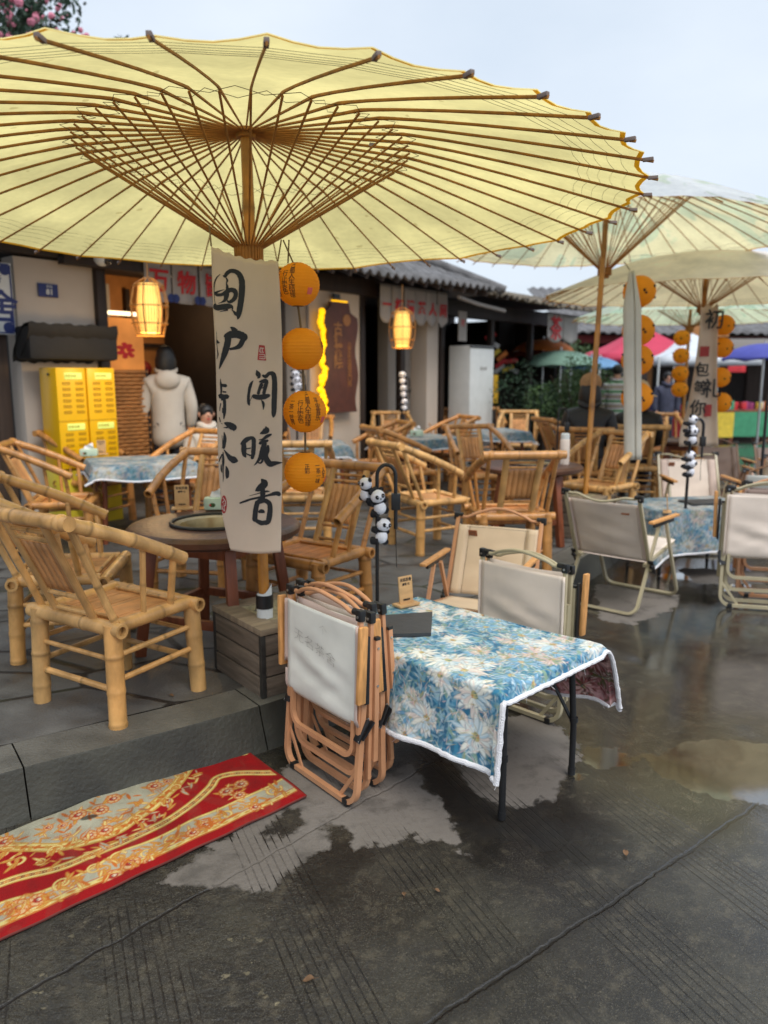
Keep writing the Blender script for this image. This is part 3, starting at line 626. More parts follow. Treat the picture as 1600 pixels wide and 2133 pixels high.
b = MB(); b.tube([(0, 0, -.85), (.1, 0, 2.5), (0, .1, 4.8)], [.14, .1, .05])
for a in np.linspace(0, 6, 9): b.tube([(0, .05, 3.6+a*.1), (.5*cos(a), .5*sin(a), 4.9), (1.2*cos(a), 1.2*sin(a), 5.8+.2*sin(a*3))], [.04, .025, .008])
b.build('trunk', m_trunk, s); b = MB(); leaf_cloud(b, (0, 0, 5.5), 1.35, 9000, .055, 3, .55, 16)
for k in range(26):
    a = random.uniform(0, 6.28); r = random.uniform(.6, 1.9); x, y, z = r*cos(a), r*sin(a)*.6, 5.4+random.uniform(-.2, .9)*(1.3-r*.45)
    for i in range(45): f = i/45; o = len(b.v); q = Vector((x+f*.28*cos(a)+random.gauss(0, .035), y+random.gauss(0, .035), z+f*.42+random.gauss(0, .035))); u_ = Vector((random.gauss(0, .035), random.gauss(0, .035), random.gauss(0, .035))); w_ = Vector((random.gauss(0, .02), random.gauss(0, .02), random.gauss(0, .02))); b.v += [tuple(q-u_), tuple(q+w_), tuple(q+u_), tuple(q-w_)]; b.f.append((o, o+1, o+2, o+3))
b.build('crown', m_leafd, s)
b = MB()
for k in range(520):
    a = random.uniform(0, 6.28); r = random.uniform(0, 1.75); h_ = 5.3+random.uniform(-.6, .95)*(1-r*.3); c_ = (r*cos(a), r*sin(a), h_); b.ball(c_, (random.uniform(.03, .07),)*3, 6)
b.build('blossom', m_rose, s)
# ================================================================== paper umbrellas
def canopy_mat(name, under, top, painted=None, trans=.62):
    m, t, N, K, o = newmat(name); geo = N('ShaderNodeNewGeometry'); tc = N('ShaderNodeTexCoord')
    n = N('ShaderNodeTexNoise'); n.inputs['Scale'].default_value = 2.2; n.inputs['Detail'].default_value = 7; K(tc.outputs['Object'], n.inputs[0])
    n2 = N('ShaderNodeTexNoise'); n2.inputs['Scale'].default_value = 26; n2.inputs['Detail'].default_value = 4; K(tc.outputs['Object'], n2.inputs[0])
    r = N('ShaderNodeMapRange', _3=.78, _4=1.1); r.inputs[1].default_value = .35; r.inputs[2].default_value = .65; K(n.outputs[0], r.inputs[0])
    r2 = N('ShaderNodeMapRange', _3=.95, _4=1.04); r2.inputs[1].default_value = .35; r2.inputs[2].default_value = .7; K(n2.outputs[0], r2.inputs[0])
    mu = N('ShaderNodeMath', operation='MULTIPLY'); K(r.outputs[0], mu.inputs[0]); K(r2.outputs[0], mu.inputs[1])
    spn = N('ShaderNodeTexNoise'); spn.inputs['Scale'].default_value = 14; spn.inputs['Detail'].default_value = 1; K(tc.outputs['Object'], spn.inputs[0])
    sr = N('ShaderNodeMapRange', _3=0, _4=.5); sr.inputs[1].default_value = .74; sr.inputs[2].default_value = .78; K(spn.outputs[0], sr.inputs[0])
    def tint(c):
        src = None; mixs = N('ShaderNodeMixRGB'); mixs.inputs[1].default_value = (*c, 1); mixs.inputs[2].default_value = (c[0]*.5, c[1]*.42, c[2]*.3, 1); K(sr.outputs[0], mixs.inputs[0]); last = mixs.outputs[0]
        if painted:
            n3 = N('ShaderNodeTexNoise'); n3.inputs['Scale'].default_value = 1.7; n3.inputs['Detail'].default_value = 2; n3.inputs['Distortion'].default_value = 1.5; K(tc.outputs['Object'], n3.inputs[0])
            r3 = N('ShaderNodeMapRange', _3=0, _4=.75); r3.inputs[1].default_value = .53; r3.inputs[2].default_value = .57; K(n3.outputs[0], r3.inputs[0])
            m3 = N('ShaderNodeMixRGB'); K(r3.outputs[0], m3.inputs[0]); K(last, m3.inputs[1]); m3.inputs[2].default_value = (*painted, 1); last = m3.outputs[0]
        h = N('ShaderNodeHueSaturation'); K(mu.outputs[0], h.inputs['Value']); K(last, h.inputs['Color']); return h.outputs[0]
    p = N('ShaderNodeBsdfPrincipled'); p.inputs['Roughness'].default_value = .5; K(tint(top), p.inputs['Base Color'])
    tr = N('ShaderNodeBsdfTranslucent'); K(tint(under), tr.inputs[0]); ms = N('ShaderNodeMixShader'); ms.inputs[0].default_value = trans; K(p.outputs[0], ms.inputs[1]); K(tr.outputs[0], ms.inputs[2]); K(ms.outputs[0], o.inputs[0]); return m
m_cy = canopy_mat('yellow_oiled_paper', (.84, .725, .31), C(216, 190, 110)); m_cg = canopy_mat('pale_green_paper', (.92, .82, .47), C(236, 244, 248), painted=C(206, 222, 190), trans=.48)
m_cc = canopy_mat('cream_paper', (.97, .82, .46), C(255, 246, 236), trans=.35); m_cl = canopy_mat('light_green_paper', (.88, .92, .62), C(222, 234, 206), painted=C(186, 218, 180), trans=.45)
m_bind = mat('yellow_rim_tape', C(214, 160, 30), .5, .2, 20, trans=.5, tcol=C(240, 180, 30))
def umbrella(label, base, hub, zr, za, runner, NR, R, phase, mc, crate=True, simple=False, seed=1, ring=.485, tilt=0.0):
    """base: foot of the pole, hub: its top; profile: apex za, rim zr above the hub's own origin plane"""
    g = random.Random(seed); base = Vector(base); hub = Vector(hub)
    s = thing('paper_umbrella', label, 'umbrella', (hub.x, hub.y, 0), 90, 'big oiled paper umbrellas over the tea terrace')
    th = radians(tilt); s.rotation_euler = (th, 0, 0); s.location = (hub.x, hub.y+za*sin(th), za-za*cos(th))
    def zf(r):                                   # underside profile
        f = r/R; k_ = .24*ring/.42; return za-(za-zr)*(k_*min(f/ring, 1)+((1-k_)*((f-ring)/(1-ring))**1.08 if f > ring else 0))
    NS = 4; NA = NR*NS; RI = sorted([.03, .2*R, .3*R, ring*R]+[(ring+(1-ring)*q)*R for q in (.1, .2, .35, .5, .65, .78, .88, .95, 1)])
    vs = []; fs = []
    wob = [g.uniform(-1, 1) for _ in range(NR)]
    for j, r in enumerate(RI):
        for k in range(NA):
            a = phase+2*pi*k/NA; q = (k % NS)/NS; mid = sin(pi*q); w = wob[(k//NS) % NR]*(1-q)+wob[(k//NS+1) % NR]*q
            rr = r*(1-.019*mid*(j == len(RI)-1)-.008*mid*(j == len(RI)-2)); z = zf(rr)+.012-.012*mid*(r/R)*(1 if r > .5 else .3)+.012*w*(r/R)**3
            vs.append((rr*sin(a), -rr*cos(a), z))
    for j in range(len(RI)-1):
        for k in range(NA): l = (k+1) % NA; fs.append((j*NA+k, j*NA+l, (j+1)*NA+l, (j+1)*NA+k))
    b = MB(); b.add(vs, fs); can = b.build('canopy', mc, s)
    b = MB()                                     # rim tape
    for k in range(NA):
        l = (k+1) % NA; j = len(RI)-1; A = Vector(vs[j*NA+k]); B = Vector(vs[j*NA+l]); o = len(b.v)
        iA, iB = A*.989, B*.989; iA.z = A.z+.005; iB.z = B.z+.005; dn = Vector((0, 0, .003)); b.v += [tuple(A-dn), tuple(B-dn), tuple(iB-dn), tuple(iA-dn)]; b.f.append((o, o+1, o+2, o+3))
    b.build('rim_tape', m_bind, s)
    b = MB()                                     # rows of thread near the rim
    for f in ((.955, .925, .897, .872, .85) if not simple else (.95, .91)):
        P = []
        for k in range(NA): a = phase+2*pi*k/NA; q = (k % NS)/NS; r = f*R*(1-.012*sin(pi*q)); P.append((r*sin(a), -r*cos(a), zf(r)-.002))
        b.tube(P, .0006 if not simple else .0012, 4, closed=True)
    rs = R*ring; P = []
    for k in range(NR): a = phase+2*pi*k/NR; P.append((rs*sin(a), -rs*cos(a), zf(rs)-.01)); a += pi/NR; r2 = rs*(.9 if k % 2 else 1.06); P.append((r2*sin(a), -r2*cos(a), zf(r2)-.004))
    b.tube(P, .0012, 4, closed=True); P2 = []
    for k in range(NR): a = phase+2*pi*(k+.5)/NR; r2 = rs*(1.0 if k % 2 else .82); P2.append((r2*sin(a), -r2*cos(a), zf(r2)-.006))
    b.tube(P2, .0012, 4, closed=True); b.build('threads', m_darkline, can)
    # ribs and stretchers, each its own part (shared meshes turned round the pole)
    r0 = MB(); pts = [(0, -r, zf(r)-.006) for r in (.035, .2, .45, rs-.03, rs, rs+.05, rs+.2*(R-rs), rs+.45*(R-rs), rs+.7*(R-rs), R, R+.03)]
    r0.tube(pts, [.0038, .0042, .0048, .0056, .006, .0052, .0046, .0043, .0043, .0043, .0043], 6, sx=.85, sy=1.2, up=(0, 0, 1)); rib = r0.mesh('rib', m_ring)
    r1 = MB(); r1.tube([(0, -.05, runner), (0, -rs, zf(rs)-.016)], [.0036, .0044], 6, sx=1.1); stm = r1.mesh('stretcher', m_ring)
    tp = MB(); tp.box((0, -R-.012, zf(R)-.006), (.013, .034, .012), bevel=.002); tipm = tp.mesh('tip', mat('rib_tip', C(120, 104, 96), .7, .2) if 'rib_tip' not in MATS else MATS['rib_tip'])
    for k in range(NR):
        a = phase+2*pi*k/NR+g.uniform(-.006, .006)
        for nm, me in (('rib', rib), ('stretcher', stm)):
            o = bpy.data.objects.new(nm, me); COL.objects.link(o); o.parent = s; o.rotation_euler = (0, 0, a)
            if nm == 'rib' and not simple: t_ = bpy.data.objects.new('rib_tip', tipm); COL.objects.link(t_); t_.parent = o
    b = MB(); b.lathe([(.0, za-.03), (.04, za-.03), (.045, za), (.04, za+.02), (0.0, za+.02)], 16); b.build('top_notch', m_ring, s)
    b = MB(); b.lathe([(.036, runner-.075), (.042, runner-.07), (.042, runner-.06), (.038, runner-.055), (.056, runner-.05), (.058, runner+.01), (.03, runner+.02)], 20)
    for k in range(28): a = 2*pi*k/28; b.tube([(.058*cos(a), .058*sin(a), runner-.05), (.058*cos(a), .058*sin(a), runner+.01)], .0045, 5)
    rn = b.build('runner', m_ring, s)
    f = Matrix.Rotation(-th, 3, 'X') @ (base-Vector(s.location)); s['_foot'] = tuple(f); top = Vector((0, 0, za)); b = MB(); P = []; rr = []; cc = []
    nn = 60
    for i in range(nn+1):
        q = i/nn; P.append(f+(top-f)*q); nd = abs(((q*5.3) % 1)-.5) < .012; rr.append(.024+(.003 if nd else 0)); cc.append(tuple(np.array(C(176, 118, 48))*(.55 if nd else 1)))
    b.tube(P, rr, 14, cols=cc); b.build('pole', m_bam, s)
    return s, zf
def crate(label, c, ang, w, d, h, holes=True, z=KZ):
    s = thing('umbrella_base_crate', label, 'crate', (c[0], c[1], z), 90); s.rotation_euler = (0, 0, radians(ang))
    hh = (h-.03)/3; b = MB(); b.box((0, 0, h/2-.02), (w-.03, d-.03, h-.05)); b.build('core', m_dark2, s)
    for i in range(3):
        zc = hh*(i+.5); t = .02
        for x, y, a, e in ((0, -d/2+t/2, w-.032, 1), (0, d/2-t/2, w-.032, 1), (-w/2+t/2, 0, d-.032, 0), (w/2-t/2, 0, d-.032, 0)):
            b = MB(); dd = (a, t, hh-.007) if e else (t, a, hh-.007); b.box((x+random.uniform(-.002, .002), y+random.uniform(-.002, .002), zc), dd, bevel=.003); b.build('plank', m_crate, s)
    b = MB()
    for x in (-1, 1):
        for y in (-1, 1): b.box((x*(w/2-.008), y*(d/2-.008), h/2-.012), (.022, .022, h-.028), bevel=.002)
    b.build('corner_strip', m_iron, s)
    for (x, y, a, e) in ((0, -d/2+.045, w+.012, .10), (0, d/2-.045, w+.012, .10), (-w/2+.045, 0, .10, d-.19), (w/2-.045, 0, .10, d-.19)):
        b = MB(); b.box((x, y, h-.013), (a, e, .028) if e < .11 else (a+.012*0, e, .0275), bevel=.003); b.build('lid_board', m_cratetop, s)
    b = MB(); R = [[(x, y, h-.006+.006*random.random()) for x in np.linspace(-w/2+.09, w/2-.09, 14)] for y in np.linspace(-d/2+.09, d/2-.09, 14)]; b.grid(R); b.build('cement_fill', m_cement, s)
    if holes:
        for x0, y0 in ((-.02, .10), (.01, -.09)):
            b = MB(); b.tube([(x0-.06+.06*(1-cos(a)), y0, h-.01+.042*sin(a)) for a in np.linspace(0, pi, 12)], .0045, 7); b.build('iron_loop', m_steel, s)
    return s
UB1 = G(552, 1283, .487)
u1, zf1 = umbrella('large yellow oiled paper umbrella with its whole ribbed underside showing', UB1, (-.577, 3.43, 0), 2.245, 2.56, 2.085, 42, 1.61, radians(2.9), m_cy, ring=.425, tilt=-1.1)
b = MB(); b.box((.0, 0, .0), (.03, .0008, .02)); pp = b.build('paper_repair', m_white, u1); pp.location = (.53, -.05, zf1(.53)-.01); pp.rotation_euler = (1.2, 0, .3)
b = MB(); 
F_ = Vector(u1['_foot']); b.tube([F_+Vector((0, 0, z)) for z in (-.01, .045)], .036, 16); b.build('white_tape', m_white, u1)
b = MB(); b.tube([F_+Vector((0, 0, z)) for z in (.04, .10)], .039, 16); b.build('black_tape', m_cap, u1)
b = MB(); R = []
for k in range(20): a = 2*pi*k/20; R.append([(F_.x+.034*cos(a), F_.y+.034*sin(a), F_.z+.095), (F_.x+.033*cos(a), F_.y+.033*sin(a), F_.z+.11+.04*max(0, cos(a-.2)))])
b.grid(R+[R[0]]); b.build('torn_tape', m_white, u1)
cn = G(548, 1458, KZ); ca = degrees = math.degrees(atan2((G(445, 1390, KZ)-cn).y, (G(445, 1390, KZ)-cn).x))
cw, cd_ = .46, .44; e1 = Vector((cos(radians(ca)), sin(radians(ca)), 0)); e2 = Vector((-e1.y, e1.x, 0))*-1
cc1 = cn+e1*cw/2+e2*cd_/2
crate('weathered grey plank crate with cement top holding the yellow umbrella pole', cc1, ca, cw, cd_, .315)
u2, zf2 = umbrella('pale green painted paper umbrella standing right behind the yellow one', (1.78, 6.72, .5), (1.99, 7.2, 0), 2.745, 3.27, 2.50, 40, 1.66, radians(2), m_cg, seed=2, simple=True, ring=.44)
crate('dark crate holding the pole of the pale green umbrella', (1.72, 6.72), -35, .5, .5, .36)
u3, zf3 = umbrella('cream paper umbrella over the pleated calligraphy banner', (3.36, 8.25, KZ), (3.40, 8.43, 0), 2.39, 2.86, 2.27, 36, 1.66, radians(4), m_cc, seed=3, simple=True, ring=.44, tilt=.7)
u4, zf4 = umbrella('light green paper umbrella standing farthest back', (4.6, 11.9, .1), (4.65, 12.0, 0), 2.41, 2.86, 2.28, 36, 1.72, 0, m_cl, seed=4, simple=True, ring=.44)
# ================================================================== calligraphy banner on the yellow umbrella
BY = 3.02
def bsurf(u, v, off=0):
    y = BY+.010*sin((u-430)*.045+v*.004)+.006*sin(v*.02+u*.02)+.012*math.exp(-((u-548)/22)**2)*max(0, 1-(v-540)/350)
    p = D(u, v, y); return Vector((p.x, p.y-off, p.z))
ban = thing('calligraphy_banner', 'long linen banner with big black brush characters hanging from the yellow umbrella', 'banner', (0, 0, 0), 90)
LE = crv([(440, 512), (443, 620), (449, 740), (453, 900), (457, 1000), (463, 1070), (471, 1110), (480, 1146)], 7); RE = crv([(579, 543), (584, 620), (588, 740), (588, 900), (588, 1000), (586, 1070), (586, 1110), (585, 1150)], 7)
R = []
for i, (l, r) in enumerate(zip(LE, RE)):
    row = []
    for k in range(33):
        f = k/32; u = l[0]+(r[0]-l[0])*f; v = l[1]+(r[1]-l[1])*f
        if i < 8: v += (14*sin(pi*f)*.7+2*sin(f*40))*(1-i/8)
        if i > len(LE)-6: v += 5*sin(pi*f)*(i-len(LE)+6)/5
        row.append(bsurf(u, v))
    R.append(row)
ban.location = (-.53, BY, 0); OFS = -Vector(ban.location)
b = MB(); b.grid([[p+OFS for p in row] for row in R]); b.build('cloth', m_linen, ban, solid=.0015)
S_ = {}
CH_A = dict(
 wei=[[(115,435,6),(70,480,14),(42,550,14),(38,640,8),(45,760,5),(50,800,6)],[(150,450,8),(175,458,36),(205,420,44),(250,392,46),(310,400,50),(360,440,60),(390,520,68),(392,620,70),(385,720,68),(372,820,66),(355,920,62),(345,980,36),(335,1005,8)],[(355,950,40),(312,935,40),(285,905,18),(262,885,8)],[(185,470,8),(205,510,22),(195,550,14),(205,590,30),(205,650,40),(195,700,56),(178,760,38),(130,790,12),(90,805,3)],[(170,628,4),(100,650,18),(60,672,30),(75,695,34),(140,690,36),(200,655,50),(250,632,50),(298,645,54),(314,690,50),(298,740,50),(260,775,40),(225,785,30),(205,765,12)],[(50,815,30),(62,855,60),(140,850,68),(220,840,60),(262,850,36),(275,880,10)],[(210,885,20),(150,900,10),(105,912,3)]],
 hu=[[(245,1105,10),(275,1125,46),(310,1160,70)],[(180,1220,50),(250,1200,80),(330,1195,90),(395,1215,84),(430,1240,70),(440,1275,10)],[(415,1235,60),(395,1290,58),(360,1345,56),(300,1372,36),(240,1382,26)],[(215,1210,80),(213,1280,72),(195,1360,74),(168,1450,64),(140,1530,44),(115,1600,24),(103,1640,4)],[(68,1165,3),(70,1240,5),(72,1330,6)],[(76,1265,4),(84,1295,34),(108,1303,6)],[(75,1330,5),(80,1400,9),(88,1450,14),(72,1510,5)]],
 zhu=[[(118,1760,4),(124,1830,20),(130,1900,22),(125,1960,12)],[(128,1840,34),(190,1850,40)],[(112,1975,56),(160,1992,60),(212,1985,50)],[(150,1925,18),(188,1930,18)],[(112,1978,46),(160,1992,50),(210,1990,40)],[(122,2075,14),(112,2140,10),(110,2170,6)],[(130,2030,14),(165,2025,34),(172,2100,36),(170,2190,34),(162,2270,12)],[(145,2130,8),(150,2190,20)],[(105,2250,8),(118,2305,14)],[(130,2325,6),(150,2335,4)],[(175,2322,26),(220,2340,60),(270,2368,78),(298,2382,56),(285,2415,20)],[(155,2382,4),(205,2378,22)]],
 cha=[[(165,2440,10),(175,2510,38),(165,2590,42),(160,2640,28)],[(138,2480,5),(148,2600,7),(140,2640,7)],[(165,2662,10),(200,2712,30),(240,2762,58),(288,2790,78),(325,2800,46)],[(140,2720,14),(115,2770,16),(98,2820,4)],[(152,2690,8),(155,2800,28),(152,2900,14),(155,3000,10),(152,3070,4)],[(128,2850,10),(130,2910,18),(138,2950,6)],[(190,2870,12),(205,2930,42),(205,3000,38),(195,3025,10)]],
 wen=[[(575,1650,6),(595,1698,56),(605,1735,40),(588,1755,6)],[(535,1785,6),(505,1830,34),(482,1920,32),(474,2000,32),(478,2070,34),(488,2100,8)],[(495,2040,6),(520,1985,8)],[(655,1718,26),(692,1732,40),(740,1692,40),(788,1705,56),(804,1780,58),(805,1900,60),(800,2050,60),(798,2150,58),(793,2215,48),(788,2248,16)],[(612,1800,16),(660,1792,46),(702,1790,44),(692,1850,44),(680,1900,38),(668,1950,40)],[(642,1830,46),(612,1900,34),(598,1950,36)],[(640,1880,12),(672,1872,12)],[(535,1980,46),(600,1995,58),(680,1987,56),(738,1970,36)],[(635,2030,6),(658,2060,30),(665,2100,26),(662,2150,8)]],
 nuan=[[(382,2590,26),(440,2540,56),(500,2512,40),(538,2530,48),(540,2610,50),(535,2700,48),(520,2770,36)],[(415,2575,48),(415,2650,60),(422,2720,48),(440,2755,18)],[(440,2650,14),(500,2640,14)],[(445,2710,14),(500,2735,20)],[(695,2365,8),(700,2410,74),(660,2440,46),(625,2455,16)],[(765,2465,18),(710,2490,38),(650,2530,22),(605,2535,8)],[(618,2580,36),(660,2560,40),(722,2545,24)],[(680,2570,48),(662,2650,66),(640,2720,56),(610,2780,36),(575,2830,20),(545,2860,6)],[(722,2610,28),(715,2670,48),(690,2730,58),(708,2790,66),(750,2840,66),(820,2830,46),(880,2825,18),(905,2822,4)],[(640,2750,28),(652,2800,26),(620,2830,20),(580,2812,12)]],
 xiang=[[(640,3035,18),(660,3060,56),(682,3090,76),(640,3130,78),(592,3165,56),(565,3182,16)],[(490,3245,5),(600,3215,10),(700,3190,22),(742,3190,8)],[(365,3338,18),(430,3315,24),(520,3285,22),(620,3265,26),(720,3240,24),(820,3215,46),(870,3225,44),(888,3228,5)],[(650,3130,50),(655,3210,58),(650,3290,58),(600,3320,56)],[(590,3320,56),(570,3400,56),(560,3480,58),(556,3545,56),(570,3562,24)],[(600,3330,46),(680,3305,50),(738,3345,56),(748,3420,58),(740,3500,62),(725,3570,56),(690,3608,24)],[(572,3560,40),(640,3590,56),(700,3578,44)],[(605,3450,26),(640,3440,46),(672,3450,30)]])
def brush(strokes, off=.0022, sc=6.094, u0=440, v0=500, surf=None, rough=.06, mb=None):
    b = mb or MB(); g = random.Random(5)
    for si, st in enumerate(strokes):
        P = crv(st, 6) if len(st) > 2 else [np.array(st[0], float)+(np.array(st[1], float)-np.array(st[0], float))*i/5 for i in range(6)]
        Lf, Rt = [], []
        for i, p in enumerate(P):
            a = P[max(i-1, 0)]; c = P[min(i+1, len(P)-1)]; d = np.array([c[0]-a[0], c[1]-a[1]]); d = d/(np.linalg.norm(d)+1e-9); nrm = np.array([-d[1], d[0]])
            w = max(1.4, p[2]*.56); w1 = w*(1+g.uniform(-rough, rough)); w2 = w*(1+g.uniform(-rough, rough))
            Lf.append(p[:2]+nrm*w1); Rt.append(p[:2]-nrm*w2)
        ends = []
        for e, s_ in ((0, -1), (-1, 1)):
            d = P[e][:2]-P[1 if e == 0 else -2][:2]; d = d/(np.linalg.norm(d)+1e-9); ends.append(P[e][:2]+d*max(0, P[e][2])*.45)
        f = surf or (lambda q, k: bsurf(u0+q[0]/sc, v0+q[1]/sc, off+k*.00005)+OFS)
        o = len(b.v); k = si
        for q in Lf+Rt+ends: b.v.append(tuple(f(q, k)))
        n = len(Lf)
        for i in range(n-1): b.f.append((o+i, o+i+1, o+n+i+1, o+n+i))
        b.f.append((o+2*n, o, o+n)); b.f.append((o+2*n+1, o+2*n-1, o+n-1))
        if b.c is not None: b.c += [(1, 1, 1)]*(2*n+2)
    return b
for k, st in CH_A.items(): brush(st).build('brush_character', m_ink, ban, smooth=False)
b = MB()
def quadpx(b, pts, off): o = len(b.v); b.v += [tuple(bsurf(440+x/6.094, 500+y/6.094, off)+OFS) for x, y in pts]; b.f.append(tuple(range(o, o+len(pts))))
quadpx(b, [(608, 1332), (680, 1338), (698, 1530), (588, 1522)], .002); b.build('red_seal', mat('seal_red', C(158, 50, 48), .7, .2), ban, smooth=False)
brush([[(625,1370,9),(670,1375,9)],[(625,1370,9),(622,1420,9),(668,1425,9)],[(650,1375,8),(650,1500,8)],[(615,1450,9),(675,1455,9),(680,1505,9),(612,1500,9)],[(615,1478,7),(678,1480,7)]], off=.0035).build('seal_lettering', m_linenw, ban, smooth=False)
b = MB(); quadpx(b, [(163+38*cos(a), 3355+115*sin(a)) for a in np.linspace(0, 2*pi, 24)[:-1]], .002); b.build('red_seal', MATS['seal_red'], ban, smooth=False)
brush([[(150,3270,8),(170,3300,6),(145,3330,8)],[(180,3300,6),(185,3360,7),(160,3380,6)],[(140,3370,6),(150,3420,7),(178,3430,6)],[(165,3340,5),(168,3440,6)]], off=.0035).build('seal_lettering', m_linenw, ban, smooth=False)
b = MB(); b.tube([bsurf(440, 512)+OFS, D(436, 470, 3.05)+OFS+Vector((0, 0, .0))], .003, 6); b.tube([bsurf(579, 543)+OFS, D(586, 500, 3.15)+OFS], .003, 6); b.build('ties', m_string, ban)
# ================================================================== orange lanterns
def lantern(label, c, r, rot, text, group, m=m_lant, n=16):
    s = thing('paper_lantern', label, 'lantern', c, 90, group); s.rotation_euler = (0, 0, rot); b = MB(); pr = []
    N_ = 17
    for i in range(N_*2+1):
        th = .22+(pi-.44)*i/(N_*2); k = .988 if i % 2 == 0 else 1.014; pr.append((r*sin(th)*k*1.0, -r*cos(th)*.97*k))
    b.lathe(pr, 40, cap=False); b.build('shade', m, s)
    b = MB()
    for z in (-.93, .93): b.tube([(r*.25*cos(a), r*.25*sin(a), z*r) for a in np.linspace(0, 2*pi, 17)[:-1]], .0022, 5, closed=True)
    b.build('rim_wire', m_string, s)
    if text:
        def wrap(th0, zc):
            def f(p):
                a = th0+p[0]/r; z = max(-.93*r, min(.93*r, zc+p[1])); q = sqrt(max(1e-6, 1-(z/r/.97)**2))*r*1.02; q2 = q+.001+p[2]
                return (q2*sin(a)*1.0, -q2*cos(a), z)
            return f
        mb = MB()
        for (th, zc, st, sz) in text:
            v, f = text_mesh(list(st), sz, .0003, True); v = [wrap(th, zc)(p) for p in v]; mb.add(v, f)
        mb.build('lettering', m_ink, s, smooth=False)
        mb = MB(); R = [[wrap(.35, -.35*r)((x, z, .001)) for x in np.linspace(-.011, .011, 4)] for z in np.linspace(-.012, .012, 4)]; mb.grid(R); mb.build('pink_seal', m_pink, s)
    return s
T1 = [(-.5, .01, '巴蜀人生结缘', .026), (-.85, .0, '行止实色', .026), (-1.3, -.0, '一茶一世界', .024)]
LW = ['top', 'second', 'third', 'lowest']
for i, (u, v, r, rot, tx) in enumerate([(620, 593, .0855, .35, T1), (629, 727, .0845, 2.2, [(-.9, .02, '正彩', .022), (-3.4, 0, '人生如意', .026)]), (635, 857, .086, .75, T1+[(.0, .01, '平安喜乐', .026)]), (636, 983, .0845, 1.1, [(-.9, .02, '正彩', .022), (-.35, 0, '一茶一味', .024), (0, 0, '人生', .024)])]):
    lantern(['topmost of four round orange paper lanterns hanging beside the brush banner', 'second orange paper lantern from the top, with small pink seal', 'third orange paper lantern down, covered in columns of small writing', 'lowest of the four orange paper lanterns beside the brush banner'][i], D(u, v, 3.10), r, rot, tx, 'orange lanterns beside the brush banner')
s = thing('lantern_cord', 'thin brown cord on which the four nearest orange lanterns hang', 'cord', D(590, 520, 3.12))
o_ = -Vector(s.location); pts = [D(590, 500, 3.12), D(612, 550, 3.11)]; MB().tube([p+o_ for p in pts], .003, 6).build('strand', m_string, s); MB().tube([D(602, 500, 3.14)+o_, D(600, 548, 3.11)+o_], .003, 6).build('strand', m_string, s)
for a, c in (((621, 636), (627, 684)), ((631, 768), (633, 815)), ((636, 898), (636, 941))): MB().tube([D(*a, 3.10)+o_, D(*c, 3.10)+o_], .0045, 6).build('strand', m_string, s)
lan0 = lantern('x', (0, 0, 0), .14, 0, None, None, n=8)
lan0['label'] = 'topmost orange lantern behind the folded pale banner'; lan0.location = D(1332, 607, 7.0); lan0['group'] = 'orange lanterns behind the folded pale banner'; freeze(lan0)
mb = MB()
for k in range(9): mb.ball((.138*sin(k*.8), -.138*cos(k*.8)-.003, .05*sin(k*2.3)), .012, 6)
mb.build('ink_marks', m_ink, lan0); CH[lan0.name] = kids(lan0)
P2 = [(1330, 688), (1328, 750), (1327, 828)]
for i, (u, v) in enumerate(P2): place(copy_tree(lan0), *D(u, v, 7.0), 90, ['second', 'third', 'lowest'][i]+' orange lantern behind the folded pale banner')
for i, (u, v) in enumerate([(1508, 677), (1505, 724), (1500, 786), (1502, 838)]): place(copy_tree(lan0), *D(u, v, 8.0), 130, ['topmost', 'second', 'third', 'lowest'][i]+' orange lantern just right of the open lettered banner', 'orange lanterns beside the lettered banner', scale=.75)
for i, (u, v) in enumerate([(1421, 704), (1419, 741), (1417, 778), (1416, 811)]): place(copy_tree(lan0), *D(u, v, 11.6), 60, ['topmost', 'second', 'third', 'lowest'][i]+' of four small distant orange lanterns in front of the white canopy', 'distant orange lanterns', scale=.85)
# folded pale banner on the second umbrella; lettered banner on the third
s = thing('folded_banner', 'pale linen banner folded narrow, hanging from the green umbrella', 'banner', D(1318, 760, 6.75)); o_ = -Vector(s.location); R = []
for i in range(30):
    f = i/29; v = 562+(958-562)*f; c = 1318-2+2*f; w = 5+13*min(1, f*5)-1*f; row = []
    for k, (q, dy) in enumerate([(-1.05, .01), (-.6, .0), (-.1, -.008), (.2, .0), (.32, .012), (.5, -.006), (.8, .0), (1.1, .008)]): row.append(D(c+q*w, v+(8 if k % 2 and i == 0 else 0), 6.75+dy)+o_)
    R.append(row)
MB().grid(R).build('cloth', m_linenw, s, solid=.004); b = MB(); b.tube([D(1312, 562, 6.75)+o_, D(1300, 545, 6.9)+o_], .004); b.build('tie', m_string, s)
s = thing('lettered_banner', 'open linen banner with black brush characters under the cream umbrella', 'banner', D(1465, 760, 7.9)); o_ = -Vector(s.location); R = []
def b3(u, v, off=0): return D(u, v, 7.9+.03*sin(u*.12)-off)+o_
for i in range(30):
    f = i/29; v = 637+(930-637)*f; l = 1460+(1412-1460)*min(1, (f/.9))**1.6*(.85 if f < .7 else .85+.3*(f-.7)); r = 1497-3*sin(f*3); row = [b3(l+(r-l)*k/12, v+(4*sin(k) if i == 0 else 0)) for k in range(13)]; R.append(row)
MB().grid(R).build('cloth', m_linen, s, solid=.004)
def tx3(ch, u, v, sz, m=m_ink): return put_text('brush_character', ch, sz, m, Matrix.Translation(b3(u, v, .05)) @ FM, s, bold=.003)
tx3('初', 1489, 668, .2); tx3('包', 1463, 772, .15); tx3('等', 1461, 810, .15); tx3('你', 1454, 852, .17); tx3('礼', 1483, 812, .2)
